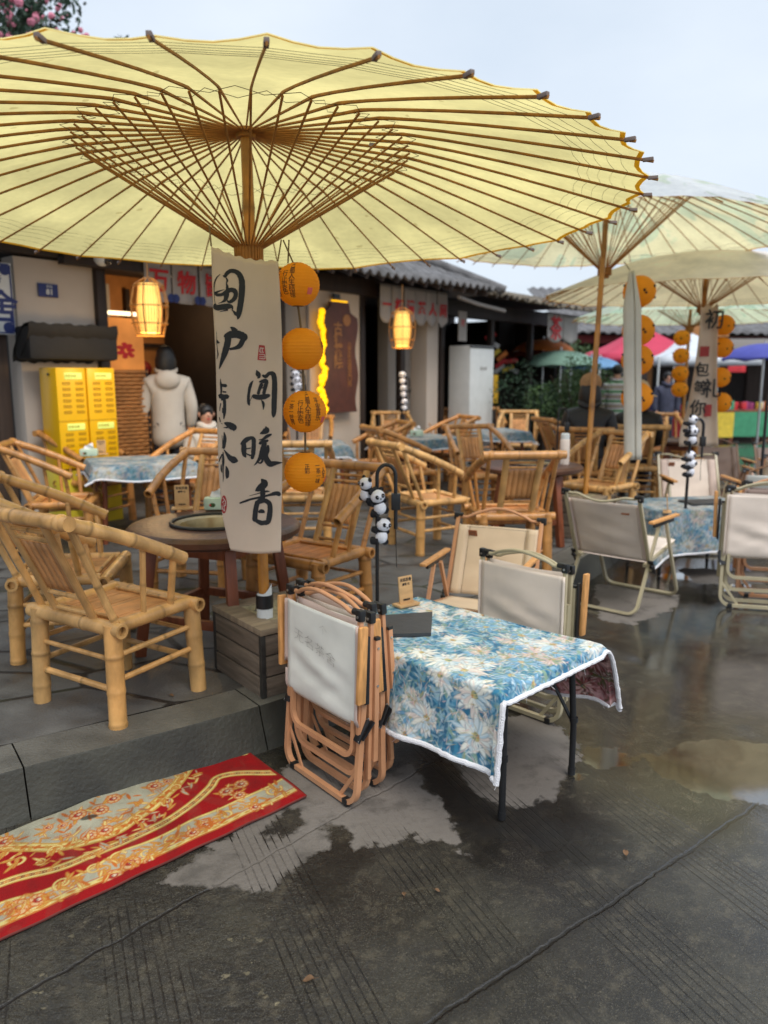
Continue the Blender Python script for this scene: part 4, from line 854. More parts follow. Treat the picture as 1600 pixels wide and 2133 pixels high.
b = MB(); b.box(b3(1468, 732, .05), (.09, .004, .1)); b.build('red_seal', MATS['seal_red'], s); b = MB(); b.box(b3(1475, 855, .05), (.07, .004, .12)); b.build('red_seal', MATS['seal_red'], s)
# ================================================================== bamboo armchairs
TN = 1.0
def bpipe(b, a, c, r, nodes=3, hollow=0, n=12, tone=1.0, off=None, bend=None):
    a, c = Vector(a), Vector(c); ln = (c-a).length; m = max(6, int(ln/.012)); off = random.random() if off is None else off
    P = []; rs = []; cc = []; base = np.array(BAM)*tone*TN
    NP = [(k+off)/nodes for k in range(nodes)]
    for i in range(m+1):
        q = i/m; d = min([abs(q-x) for x in NP]+[9])*ln; P.append(a+(c-a)*q+(Vector(bend)*sin(pi*q) if bend else Vector((0, 0, 0))))
        rs.append(r*(1+.10*math.exp(-(d/.008)**2))); cc.append(tuple(base*(1-.5*math.exp(-(d/.0045)**2))*(1+.06*sin(q*5+off*9))*np.array([1, 1-.04*sin(off*20), 1-.1*sin(off*20)])))
    b.tube(P, rs, n, hollow=hollow, cols=cc); return b
def bamboo_chair(seed=1, tone=1.0, tn=1.0):
    global TN; TN = np.array(tn)
    random.seed(seed); s = thing('bamboo_armchair', 'x', 'chair'); w, d, h = .23, .21, .43
    T = lambda: tone*random.uniform(.94, 1.06)
    for x in (-1, 1):
        for y in (-1, 1):
            bpipe(MB(), (x*(w+.012), y*(d+.012), 0), (x*w, y*d, h-.01), .0355, 3, n=16, tone=T()).build('leg', m_bam, s)
    b = MB()
    for y in (-1, 1): bpipe(b, (-w-.055, y*d, h-.028), (w+.055, y*d, h-.028), .030, 2, hollow=.62, n=16, tone=T())
    for x in (-1, 1): bpipe(b, (x*w, -d+.02, h-.022), (x*w, d-.02, h-.022), .0285, 2, n=14, tone=T())
    b.build('seat_frame', m_bam, s)
    b = MB(); N_ = 22
    for i in range(N_):
        x = -w+.035+(2*w-.07)*(i+.5)/N_; c = np.array(BAM2)*random.uniform(.85, 1.12)*tn; b.add(*_boxvf((x, 0, h-.018+random.uniform(-.001, .001)), ((2*w-.07)/N_*.93, 2*d-.07, .006)), col=tuple(c))
    st = b.build('seat', m_bamslat, s, smooth=False); bpipe(MB(), (-w+.04, -d+.055, h-.006), (w-.04, -d+.055, h-.006), .010, 3, n=8).build('edge_rod', m_bam, st); bpipe(MB(), (-w+.04, d-.05, h-.006), (w-.04, d-.05, h-.006), .009, 3, n=8).build('edge_rod', m_bam, st)
    for z1, z2 in ((.17, .29),):
        for x in (-1, 1): bpipe(MB(), (x*(w+.006), -d, z1+.02), (x*(w+.006), d, z1+.03), .0125, 3, n=9, tone=T()).build('stretcher', m_bam, s); bpipe(MB(), (x*(w+.003), -d, z2), (x*(w+.003), d, z2+.01), .0115, 3, n=9, tone=T()).build('stretcher', m_bam, s)
        for y in (-1, 1): bpipe(MB(), (-w, y*(d+.006), z1-.02), (w, y*(d+.006), z1-.02), .0135, 2, n=9, tone=T()).build('stretcher', m_bam, s); bpipe(MB(), (-w, y*(d+.003), z2-.015), (w, y*(d+.003), z2-.015), .010, 2, n=9, tone=T()).build('stretcher', m_bam, s)
    # back rest: two flat posts, panel, rungs, top rail; sloping arms
    bw, bz, by = .235, .86, -d-.20
    bk = MB(); bpipe(bk, (-bw-.05, by, bz), (bw+.05, by, bz), .0285, 3, n=14, tone=T()); bk.build('top_rail', m_bam, s)
    for x in (-.115, .115):
        b = MB(); P = [Vector((x, -d+.015, h-.03)), Vector((x, -d-.09, h+.2)), Vector((x*1.05, by+.005, bz-.01))]; cc = [tuple(np.array(BAM)*k) for k in (1, .92, 1)]
        b.tube(P, [.021]*3, 10, sx=1.15, sy=.6, up=(0, 0, 1), cols=cc); b.build('back_post', m_bam, s)
    def bp_(x, q): a = Vector((x, -d+.015, h-.03)); m_ = Vector((x, -d-.09, h+.2)); c = Vector((x*1.05, by+.005, bz-.01)); return a+(m_-a)*(q*2) if q < .5 else m_+(c-m_)*(q*2-1)
    b = MB(); cs = []
    for j in range(5):
        x0 = -.095+.19*j/5; x1 = x0+.036; R = [[bp_(x0, q)+Vector((0, .004, 0)), bp_(x1, q)+Vector((0, .004, 0))] for q in np.linspace(.3, .78, 8)]; c = tuple(np.array(BAM2)*random.uniform(.8, 1.05)); o = len(b.v); b.add([p for r_ in R for p in r_], [(i*2, i*2+1, i*2+3, i*2+2) for i in range(7)], col=c)
    b.build('back_panel', m_bamslat, s, solid=.006)
    for q in (.1, .26, .82, .9): bpipe(MB(), bp_(-.11, q), bp_(.11, q), .009, 2, n=8, tone=T()).build('rung', m_bam, s)
    for x in (-1, 1):
        A = Vector((x*(bw+.0), by, bz)); B = Vector((x*(bw+.055), .12, .63)); b = MB(); bpipe(b, A, B, .0275, 3, hollow=.7, n=14, tone=T(), bend=(x*.015, 0, .012)); q_ = MB().ball(A, .034, 12); b.add(q_.v, q_.f, col=tuple(np.array(BAM)*TN))
        b.build('arm', m_bam, s)
        for yy, r in ((-.075, .0125), (.07, .015)):
            q = (yy-by)/(.12-by); t_ = A+(B-A)*q; bpipe(MB(), (x*(w+.0), yy+.02, h-.02), t_+Vector((0, 0, -.005)), r, 2, n=9, tone=T()).build('arm_post', m_bam, s)
        bpipe(MB(), (x*w, -d+.02, h-.02), A+Vector((0, .03, -.01)), .015, 3, n=9, tone=T()).build('rear_post', m_bam, s)
    freeze(s); random.seed(seed+99); return s
def _boxvf(c, d):
    x, y, z = c; a, b_, e = d[0]/2, d[1]/2, d[2]/2
    vs = [(x+i*a, y+j*b_, z+k*e) for i in (-1, 1) for j in (-1, 1) for k in (-1, 1)]
    return vs, [(0, 1, 3, 2), (4, 6, 7, 5), (0, 4, 5, 1), (2, 3, 7, 6), (0, 2, 6, 4), (1, 5, 7, 3)]
ch1 = bamboo_chair(3); ch2 = bamboo_chair(11, .95, (.90, .74, .60)); TN = 1.0
GC = 'bamboo armchairs round the tea tables'
place(ch1, -1.153, 3.19, KZ, 58.7, 'yellow bamboo armchair standing alone nearest the kerb and the cement crate', GC)
CHAIRS = [(-1.60, 3.84, 6, 0, 'bamboo armchair directly behind the nearest one, its seat facing the round brazier table'),
 (-2.55, 6.05, 12, 1, 'bamboo armchair left of the blue clothed table before the yellow cabinets'),
 (-.42, 4.20, 235, 1, 'bamboo armchair right of the brazier table with its open arm ends toward the lowest lantern'),
 (-1.22, 4.98, -98, 1, 'bamboo armchair on the far side of the brazier table, back panel half behind the banner'),
 (.37, 6.18, 27, 0, 'bamboo armchair seen side on behind the hooked plush toy lamp'),
 (.91, 5.56, 96, 1, 'bamboo armchair seen from behind, drawn up to the round table with the white flask'),
 (1.95, 6.95, 222, 0, 'bamboo armchair behind the green umbrella pole, facing the round table with the flask'),
 (.98, 7.75, -75, 1, 'bamboo armchair on the far side of the round table with the flask'),
 (-.15, 8.7, 200, 1, 'bamboo armchair with parallel arms by the blue cloth table near the carved board'),
 (.12, 10.9, -85, 0, 'small bamboo armchair just before the dark doorway'),
 (.72, 9.9, 205, 1, 'bamboo armchair right of the blue cloth table below the doorway lamp'),
 (1.0, 12.2, -95, 1, 'dark bamboo armchair far back under the white notice cabinet'),
 (1.65, 12.4, -88, 1, 'bamboo armchair far back right of the white notice cabinet'),
 (1.95, 11.2, -100, 0, 'bamboo armchair far back facing forward before the dark bush'),
 (2.35, 9.6, 15, 1, 'bamboo armchair side on, left of the people in black coats'),
 (2.78, 8.45, 78, 0, 'bamboo armchair under the seated person in the pale brimmed hat'),
 (3.75, 10.4, -100, 1, 'bamboo armchair facing forward left of the lettered banner'),
 (-2.75, 7.25, -20, 1, 'bamboo armchair with a yellow taped arm by the wicker screen'),
 (-1.85, 7.05, -120, 1, 'bamboo armchair beyond the blue clothed table before the person in white'),
 (-.95, 9.7, -92, 1, 'bamboo armchair behind the blue cloth table showing between the lanterns'),
 (-.72, 6.4, 95, 0, 'bamboo armchair seen from behind just right of the brush banner'),
 (2.10, 8.02, 74, 1, 'bamboo armchair under the person in the beige knitted hat'),
 (.25, 8.0, 20, 1, 'bamboo armchair left of the table with blue cloth in mid terrace'),
 (3.3, 10.9, 170, 1, 'bamboo armchair beside the small brown table under the lettered banner')]
for i, (x, y, hd, k, lb) in enumerate(CHAIRS):
    o = ch2 if i == 1 else copy_tree(ch1 if k == 0 else ch2); place(o, x, y, KZ, hd+random.uniform(-2, 2), lb, GC)
# ================================================================== tables
def round_table(label, c, r=.43, h=.65, ang=20, brazier=True):
    s = thing('round_table', label, 'table', (*c, KZ), 90); s.rotation_euler = (0, 0, radians(ang)); z = h
    b = MB(); b.lathe([(r*.42, z-.06), (r-.03, z-.062), (r, z-.045), (r+.004, z-.02), (r-.012, z-.003), (r-.03, z), (r*.45, z), (r*.42, z-.004), (r*.42, z-.06)], 48, cap=False); b.build('tabletop', m_woodtop, s)
    if brazier:
        b = MB(); b.tube([(r*.5*cos(a), r*.5*sin(a), z+.008) for a in np.linspace(0, 2*pi, 49)[:-1]], .009, 8, closed=True); b.build('iron_ring', m_iron, s)
        b = MB(); b.lathe([(r*.46, z+.004), (r*.40, z-.004), (r*.38, z-.03), (r*.36, z-.09), (0.001, z-.10)], 40, cap=False); b.build('brazier_pan', m_brass, s); b = MB(); b.lathe([(r*.365, z-.075), (.001, z-.06)], 30, cap=False); b.build('ash', m_ash, s)
    else: b = MB(); b.lathe([(.001, z-.002), (r*.45, z-.002)], 30, cap=False); b.build('inlay', m_woodtop, s)
    n = 4 if r > .3 else 4
    for k in range(n):
        a = 2*pi*k/n; u = Vector((cos(a), sin(a), 0)); b = MB(); b.bar(u*(r*.72)+Vector((0, 0, z-.06)), u*(r*.92), .052, .052, up=(cos(a+pi/2), sin(a+pi/2), 0), bevel=.004); b.build('leg', m_wood, s)
        a2 = a+2*pi/n; v = Vector((cos(a2), sin(a2), 0)); b = MB(); b.bar(u*(r*.86)+Vector((0, 0, .2)), v*(r*.86)+Vector((0, 0, .2)), .03, .045, bevel=.003); b.build('stretcher', m_wood, s)
        b = MB(); b.bar(u*(r*.74)+Vector((0, 0, z-.10)), v*(r*.74)+Vector((0, 0, z-.10)), .022, .06, bevel=.003); b.build('apron', m_wood, s)
    return s
round_table('worn round wooden table with an inset brazier, nearest the kerb', (-.86, 3.83), ang=-66)
round_table('round brown wooden table with a dark pan and the white flask on it', (1.25, 6.50), ang=30)
round_table('small bare round table beside the people in black coats', (3.75, 9.7), r=.3, h=.6, brazier=False)
# clothed square tables at the back
exec_cloth = None
# ================================================================== painted cloth pattern (colour of the weave, held per vertex)
class Paint:
    def __init__(s, x0, x1, y0, y1, res):
        s.x = np.arange(x0, x1+res*.5, res); s.y = np.arange(y0, y1+res*.5, res); s.res = res; s.X, s.Y = np.meshgrid(s.x, s.y); s.A = np.zeros((*s.X.shape, 3))
    def win(s, cx, cy, r):
        i0 = max(0, int((cx-r-s.x[0])/s.res)); i1 = min(len(s.x), int((cx+r-s.x[0])/s.res)+2); j0 = max(0, int((cy-r-s.y[0])/s.res)); j1 = min(len(s.y), int((cy+r-s.y[0])/s.res)+2)
        return (slice(j0, j1), slice(i0, i1)) if i1 > i0 and j1 > j0 else None
    def put(s, w, d, col, a=1.0):
        m = np.clip(.5-d/s.res, 0, 1)*a; s.A[w] = s.A[w]*(1-m[..., None])+np.array(col)*m[..., None]
    def ell(s, cx, cy, a, b, ang, col, al=1.0):
        w = s.win(cx, cy, max(a, b)+s.res*2)
        if w is None: return
        dx, dy = s.X[w]-cx, s.Y[w]-cy; c, n = cos(ang), sin(ang); u = (dx*c+dy*n)/a; v = (-dx*n+dy*c)/b; d = (np.sqrt(u*u+v*v)-1)*min(a, b); s.put(w, d, col, al)
    def line(s, pts, wd, col, al=1.0):
        pts = np.array(pts, float); c = pts.mean(0); r = np.abs(pts-c).max()*1.5+wd*2; w = s.win(c[0], c[1], r)
        if w is None: return
        X, Y = s.X[w], s.Y[w]; d = np.full(X.shape, 9.0)
        for a, b in zip(pts[:-1], pts[1:]):
            e = b-a; t = np.clip(((X-a[0])*e[0]+(Y-a[1])*e[1])/(e@e+1e-12), 0, 1); d = np.minimum(d, np.hypot(X-a[0]-e[0]*t, Y-a[1]-e[1]*t))
        s.put(w, d-wd/2, col, al)
    def poly(s, pts, col, al=1.0): s.put((slice(None), slice(None)), -sdf_poly(s.X, s.Y, pts), col, al)
def paint_floral(x0, x1, y0, y1, res, seed=1, dens=1.0, under=False):
    p = Paint(x0, x1, y0, y1, res); g = np.random.default_rng(seed); A_ = (x1-x0)*(y1-y0)
    if not under: base = [C(38, 104, 138), C(58, 130, 162), C(98, 154, 182), C(124, 166, 178), C(108, 148, 142), C(156, 190, 204), C(44, 98, 128), C(134, 160, 138), C(150, 178, 194)]
    else: base = [C(206, 156, 156), C(140, 74, 66), C(86, 74, 40), C(222, 180, 172), C(126, 60, 56), C(84, 34, 38), C(196, 120, 124)]
    p.A[:] = base[0 if not under else 0]
    for i in range(int(5200*A_*dens)):
        p.ell(g.uniform(x0, x1), g.uniform(y0, y1), g.uniform(.010, .036), g.uniform(.003, .009), g.uniform(0, pi), base[g.integers(len(base))], g.uniform(.5, .95))
    wh = [C(222, 226, 220), C(204, 216, 218), C(232, 230, 216), C(180, 206, 218), C(222, 208, 198)] if not under else [C(206, 170, 164), C(120, 50, 50), C(86, 84, 40), C(150, 96, 96)]
    bl = [C(130, 176, 204), C(104, 156, 190), C(150, 188, 200), C(120, 160, 160)] if not under else base
    pk = [C(206, 180, 176), C(176, 186, 180), C(150, 160, 130), C(216, 196, 180)]
    K = int(70*A_*dens)
    for i in range(K):
        cx, cy, R = g.uniform(x0, x1), g.uniform(y0, y1), g.uniform(.046, .088); pal = wh if g.random() < .64 else (bl if g.random() < .72 else pk); n = g.integers(14, 20); ph = g.uniform(0, 6)
        for ring in (1.0, .72):
            for k in range(n):
                a = ph+2*pi*k/n+g.uniform(-.1, .1)+(ring < 1)*.15; L_ = R*ring*g.uniform(.75, 1.08)*(1+.25*cos(a-ph)); c = pal[g.integers(len(pal))]; dx, dy = cos(a), sin(a); bend = g.uniform(-.25, .25)
                p.ell(cx+dx*L_*.62-dy*bend*L_*.2, cy+dy*L_*.62+dx*bend*L_*.2, L_*.45, R*.14, a+bend, tuple(np.array(c)*g.uniform(.4, .65)), .6)
                p.ell(cx+dx*L_*.6, cy+dy*L_*.6, L_*.42, R*.105, a+bend, c, g.uniform(.75, 1))
                if g.random() < .5: p.ell(cx+dx*L_*.62, cy+dy*L_*.62, L_*.3, R*.018, a+bend, C(240, 238, 228), .7)
        p.ell(cx, cy, R*.2, R*.15, ph, C(176, 164, 110) if not under else C(70, 62, 30), .9)
        for k in range(9): p.ell(cx+g.normal(0, R*.1), cy+g.normal(0, R*.08), R*.05, R*.03, 0, (C(206, 190, 120), C(90, 130, 120), C(190, 120, 70))[g.integers(3)])
    for i in range(int(2200*A_*dens)):
        p.ell(g.uniform(x0, x1), g.uniform(y0, y1), g.uniform(.004, .014), g.uniform(.001, .0022), g.uniform(0, pi), (C(232, 232, 224), C(30, 86, 122), C(170, 150, 90), C(216, 184, 176))[g.integers(4)] if not under else base[g.integers(len(base))], .8)
    return p
def cloth_material():
    m, t, N, K, o = newmat('floral_tablecloth'); geo = N('ShaderNodeNewGeometry'); a = N('ShaderNodeAttribute', attribute_name='Col'); u = N('ShaderNodeAttribute', attribute_name='Under')
    mx = N('ShaderNodeMixRGB'); K(geo.outputs['Backfacing'], mx.inputs[0]); K(a.outputs['Color'], mx.inputs[1]); K(u.outputs['Color'], mx.inputs[2])
    tc = N('ShaderNodeTexCoord'); w = N('ShaderNodeTexNoise'); w.inputs['Scale'].default_value = 420; w.inputs['Detail'].default_value = 2; K(tc.outputs['Object'], w.inputs[0])
    bp = N('ShaderNodeBump'); bp.inputs['Strength'].default_value = .35; bp.inputs['Distance'].default_value = .003; K(w.outputs[0], bp.inputs['Height'])
    p = N('ShaderNodeBsdfPrincipled'); p.inputs['Roughness'].default_value = .8; p.inputs['Specular IOR Level'].default_value = .25; p.inputs['Sheen Weight'].default_value = .15; K(mx.outputs[0], p.inputs['Base Color']); K(bp.outputs[0], p.inputs['Normal']); K(p.outputs[0], o.inputs[0]); return m
m_cloth = cloth_material()
def table_cloth(label, parent_loc, ang, Lx, Wy, h, ov, res, seed, dens=1.0, flare=.07, group=None):
    """ov = overhang at -x, +x, -y, +y"""
    s = thing('tablecloth', label, 'tablecloth', parent_loc, 90, group); s.rotation_euler = (0, 0, ang)
    x0, x1, y0, y1 = -Lx/2-ov[0], Lx/2+ov[1], -Wy/2-ov[2], Wy/2+ov[3]; p = paint_floral(x0, x1, y0, y1, res, seed, dens)
    def F(cx, cy):
        ex = max(0, abs(cx)-Lx/2); ey = max(0, abs(cy)-Wy/2); sx = 1 if cx > 0 else -1; sy = 1 if cy > 0 else -1
        X = max(-Lx/2, min(Lx/2, cx)); Y = max(-Wy/2, min(Wy/2, cy)); z = h
        r = .018
        def fold(e, k):
            if e <= 0: return 0, 0
            if e < r*1.57: th = e/r; return r*sin(th), r*(1-cos(th))
            q = e-r*1.57; return r+q*k, r+q*sqrt(max(0, 1-k*k))
        if ey > 0 and ex > 0:
            if ex < .12:
                o1, d1 = fold(ex, .35); kk = (flare if cy > 0 else flare+.16)*(1.1+.3*sin(cx*9+cy)); o2, d2 = fold(ey, kk)
                X += sx*o1*1.0; Y += sy*o2; z -= max(d2, 0)+d1*.8*max(0, 1-ey/.06)+d1*.3*min(1, ey/.06)
            else:
                m_ = min(ex, ey); o1, d1 = fold(ex, .25); o2, d2 = fold(ey, .25); X += sx*(o1+m_*.35); Y += sy*(o2+m_*.35); z -= max(d1, d2)+m_*.28
        else:
            o1, d1 = fold(ex, .3 if ex < .1 else .15); X += sx*o1; z -= d1
            wv = (flare if cy > 0 else flare+.16)+.035*sin(cx*11+seed)+.03*sin(cx*23+cy*4); o2, d2 = fold(ey, max(.0, wv)*1.3); Y += sy*o2; z -= d2
            if ex == 0 and ey == 0:
                z += .0015*sin(cx*31)*sin(cy*27)+.0012*sin(cx*60+cy*40)
                e_ = min(Lx/2-abs(cx), Wy/2-abs(cy))
                if e_ < .02: z -= .004*(1-e_/.02)**2
        if cy < 0 and ey > 0 and cx < -Lx/2+.3: wgt = min(1, (-Lx/2+.3-cx)/.25); Y -= wgt*.055*(1-math.exp(-ey/.05)); z += wgt*.03*(1-math.exp(-ey/.05))
        if ey > .05: z += .014*sin(cx*6+seed)*min(1, ey/.3)
        return (X, Y, z)
    P = [[F(cx, cy) for cx in p.x] for cy in p.y]; b = MB(); b.grid(P); me = b.mesh('cloth', m_cloth)
    for nm, A in (('Col', p.A), ('Under', paint_floral(x0, x1, y0, y1, max(res, .006) if False else res, seed+5, dens*.6, True).A)):
        A = A*(.62 if res > .008 else 1); a = me.color_attributes.new(nm, 'FLOAT_COLOR', 'POINT'); a.data.foreach_set('color', np.concatenate([A, np.ones((*A.shape[:2], 1))], -1).ravel())
    o = bpy.data.objects.new('cloth', me); COL.objects.link(o); o.parent = s
    bd = [F(x, y0) for x in p.x[::4]]+[F(x1, y) for y in p.y[::4]]+[F(x, y1) for x in p.x[::-4]]+[F(x0, y) for y in p.y[::-4]]
    g = random.Random(4); b = MB(); b.tube([(x+g.gauss(0, .0007), y+g.gauss(0, .0007), z+g.gauss(0, .0009)) for x, y, z in bd], [.0105*(1+g.uniform(-.07, .07)) for _ in bd], 8, closed=True, sx=1.0, sy=.8)
    if res < .006:
        for k in range(46): q = Vector(bd[g.randrange(len(bd))]); b.tube([q+Vector((0, 0, -.006)), q+Vector((g.gauss(0, .004), g.gauss(0, .004), -.012)), q+Vector((g.gauss(0, .009), g.gauss(0, .009), -.018-g.random()*.010))], .0006, 3)
    b.build('fleece_trim', m_trim, s); return s
def camp_table(label, loc, ang, Lx, Wy, h, legs):
    s = thing('camp_table', label, 'table', loc, 90); s.rotation_euler = (0, 0, ang); MB().box((0, 0, h-.012), (Lx-.01, Wy-.01, .022), bevel=.006).build('tabletop', m_black, s)
    for (x, y) in legs: b = MB(); b.tube([(x*.97, y*.93, h-.02), (x, y, .2), (x, y, .012)], .0125, 12); b.tube([(x, y, .03), (x, y, .0)], .015, 12); b.lathe([(.0165, 0), (.0165, .02)], 12, c=(x, y, .22)); b.build('leg', m_black, s)
    for sx in (-1, 1):
        ls = [l for l in legs if l[0]*sx > 0]; (xa, ya), (xb, yb) = ls; b = MB(); b.tube([(xa, ya*.97, h-.10), (xb, yb*.97, h-.10)], .007, 8); b.build('cross_bar', m_black, s)
        for (x, y) in ls: b = MB(); b.tube([(x, y, .21), (x-sx*.20, y, h-.03)], .0075, 8); b.build('brace', m_black, s)
    return s
RC = G(1240, 1345, .53); BK = G(870, 1243, .53); el = (BK-RC); LT = .93; el.normalize(); ang1 = atan2(el.y, el.x); es = Vector((-el.y, el.x, 0)); WT = .60
TC = RC+el*LT/2+es*WT/2; TC.z = 0
inv = Matrix.Rotation(-ang1, 3, 'Z')
lg = [inv @ (Vector((x, y, 0))-TC) for x, y in ((.419, 2.504), (.742, 2.816))]
camp_table('black metal folding camp table under the nearest floral cloth', TC, ang1, LT, WT, .524, [(lg[0].x, lg[0].y), (lg[1].x, lg[1].y), (.38, lg[0].y), (.38, lg[1].y)])
table_cloth('blue floral tablecloth with white fleece edge on the nearest low table', TC, ang1, LT, WT, .53, (.055, .12, .35, .31), .0034, 3)
T2 = Vector((2.5, 6.22, 0)); camp_table('black camp table on the wet street behind the nearest one', T2, radians(12), .9, .6, .524, [(-.38, -.24), (-.38, .24), (.38, -.24), (.38, .24)])
table_cloth('blue floral cloth with a second hooked lamp standing at its edge', T2, radians(12), .9, .6, .53, (.3, .2, .36, .2), .012, 8, .8)
for (x, y, a, lb, sd) in [(-2.15, 6.75, 25, 'blue floral cloth on the square table before the yellow cabinets', 5), (-.85, 8.5, 10, 'blue floral cloth glimpsed between the orange lanterns', 6), (.45, 9.45, 30, 'blue floral cloth with a pale tissue pack below the doorway lamp', 7), (1.45, 10.6, 15, 'blue floral cloth far back below the white notice cabinet', 9)]:
    s = thing('square_table', 'table under the '+lb, 'table', (x, y, KZ), 90); s.rotation_euler = (0, 0, radians(a)); MB().box((0, 0, .63), (.8, .8, .03), bevel=.004).build('tabletop', m_wood, s)
    for i in (-1, 1):
        for j in (-1, 1): MB().tube([(i*.33, j*.33, .615), (i*.36, j*.36, 0)], .022, 10).build('leg', m_wood, s)
        MB().tube([(i*.34, -.34, .4), (i*.34, .34, .4)], .012, 8).build('stretcher', m_wood, s)
    table_cloth(lb, (x, y, KZ), radians(a), .82, .82, .655, (.14, .14, .14, .14), .014, sd, .7, group=None)
# ================================================================== canvas camp chairs, open and folded
def ubend(x, y0, z0, yf, zf_, r, n=6, mid=None):      # U loop: down one side, along the floor, up the other
    P = [Vector((-x, y0, z0))]+([Vector((-x, *mid))] if mid else []); d = Vector((0, yf-y0, zf_-z0)).normalized()
    A = Vector((-x, yf, zf_)); a = A-d*r
    for i in range(n+1): t = pi/2*i/n; P.append(a+Vector((r*(1-cos(t)), 0, 0))+d*(r*sin(t)))
    return P+[Vector((-p.x, p.y, p.z)) for p in reversed(P)]
def rtube(b, P, w, h, up): b.tube(P, sqrt((w*w+h*h))/2, 4, sx=w/sqrt(w*w+h*h)*1.414, sy=h/sqrt(w*w+h*h)*1.414, up=up); return b
def handle(x, y, z, hump, r=.0085, dy=0.0):
    P = []
    for i in range(25):
        f = i/24; e = max(0, min(1, (f-.10)/.8)); q = sin(pi*e)**1.4; P.append((-x+2*x*f, y+dy*q, z+hump*q-.010*sin(pi*min(1, f/.18))*(f < .18)-.010*sin(pi*min(1, (1-f)/.18))*(f > .82)))
    return P
def canvas_panel(x, zt, zb, fn, slack, m, ms, parent, notch=False, rows=18, sm=True):
    R = []
    for i in range(rows):
        f = i/(rows-1); row = []
        for k in range(21): g = k/20; X = -x+2*x*g; Z = zt+(zb-zt)*f; row.append(fn(X, Z, slack*sin(pi*g)*(.5+.5*f)+(.006*sin(f*9+g*4)+.004*sin(f*21-g*5+x*50))*sin(pi*g)*min(1, f*2)))
        R.append(row)
    cp = MB().grid(R).build('canvas_back', m, parent, solid=.0028)
    for sgn in (-1, 1):
        b = MB()
        R = [[fn(sgn*(x-.052), zt+(zb-zt)*f, -.003+slack*.3), fn(sgn*(x-.02), zt+(zb-zt)*f, -.005), fn(sgn*(x+.004), zt+(zb-zt)*f, -.006), fn(sgn*(x+.013), zt+(zb-zt)*f, .006), fn(sgn*(x+.006), zt+(zb-zt)*f, .018)] for f in np.linspace(-.004, .68 if notch and sgn < 0 else 1, 14)]; b.grid(R)
        if notch and sgn < 0: b.grid([[fn(sgn*(x-.052), zt+(zb-zt)*f, -.003+slack*.3), fn(sgn*(x-.02), zt+(zb-zt)*f, -.005), fn(sgn*(x+.004), zt+(zb-zt)*f, -.006), fn(sgn*(x+.013), zt+(zb-zt)*f, .006)] for f in np.linspace(.76, 1, 6)])
        b.build('canvas_sleeve', ms, cp, solid=.002)
    b = MB()
    for sgn in (-1, 1): b.tube([fn(sgn*(x-.056), zt+(zb-zt)*f, -.0045+slack*.3) for f in np.linspace(.01, .99, 14)], .0009, 4)
    b.tube([fn(-x+2*x*g, zt-.008, slack*sin(pi*g)*.5-.004) for g in np.linspace(0, 1, 14)], .0009, 4); b.build('stitching', m_darkline, cp); return cp
def caps(x, y, z, parent, m=m_cap):
    for sg in (-1, 1):
        b = MB(); b.box((sg*x, y, z), (.030, .026, .042), bevel=.006); b.tube([(sg*(x-.012), y, z+.008), (sg*(x-.038), y, z+.008)], .0125, 12); c = b.build('end_cap', m, parent); MB().tube([(sg*x, y-.0125, z-.004), (sg*x, y-.0155, z-.004)], .005, 10).build('screw', m_steel, c)
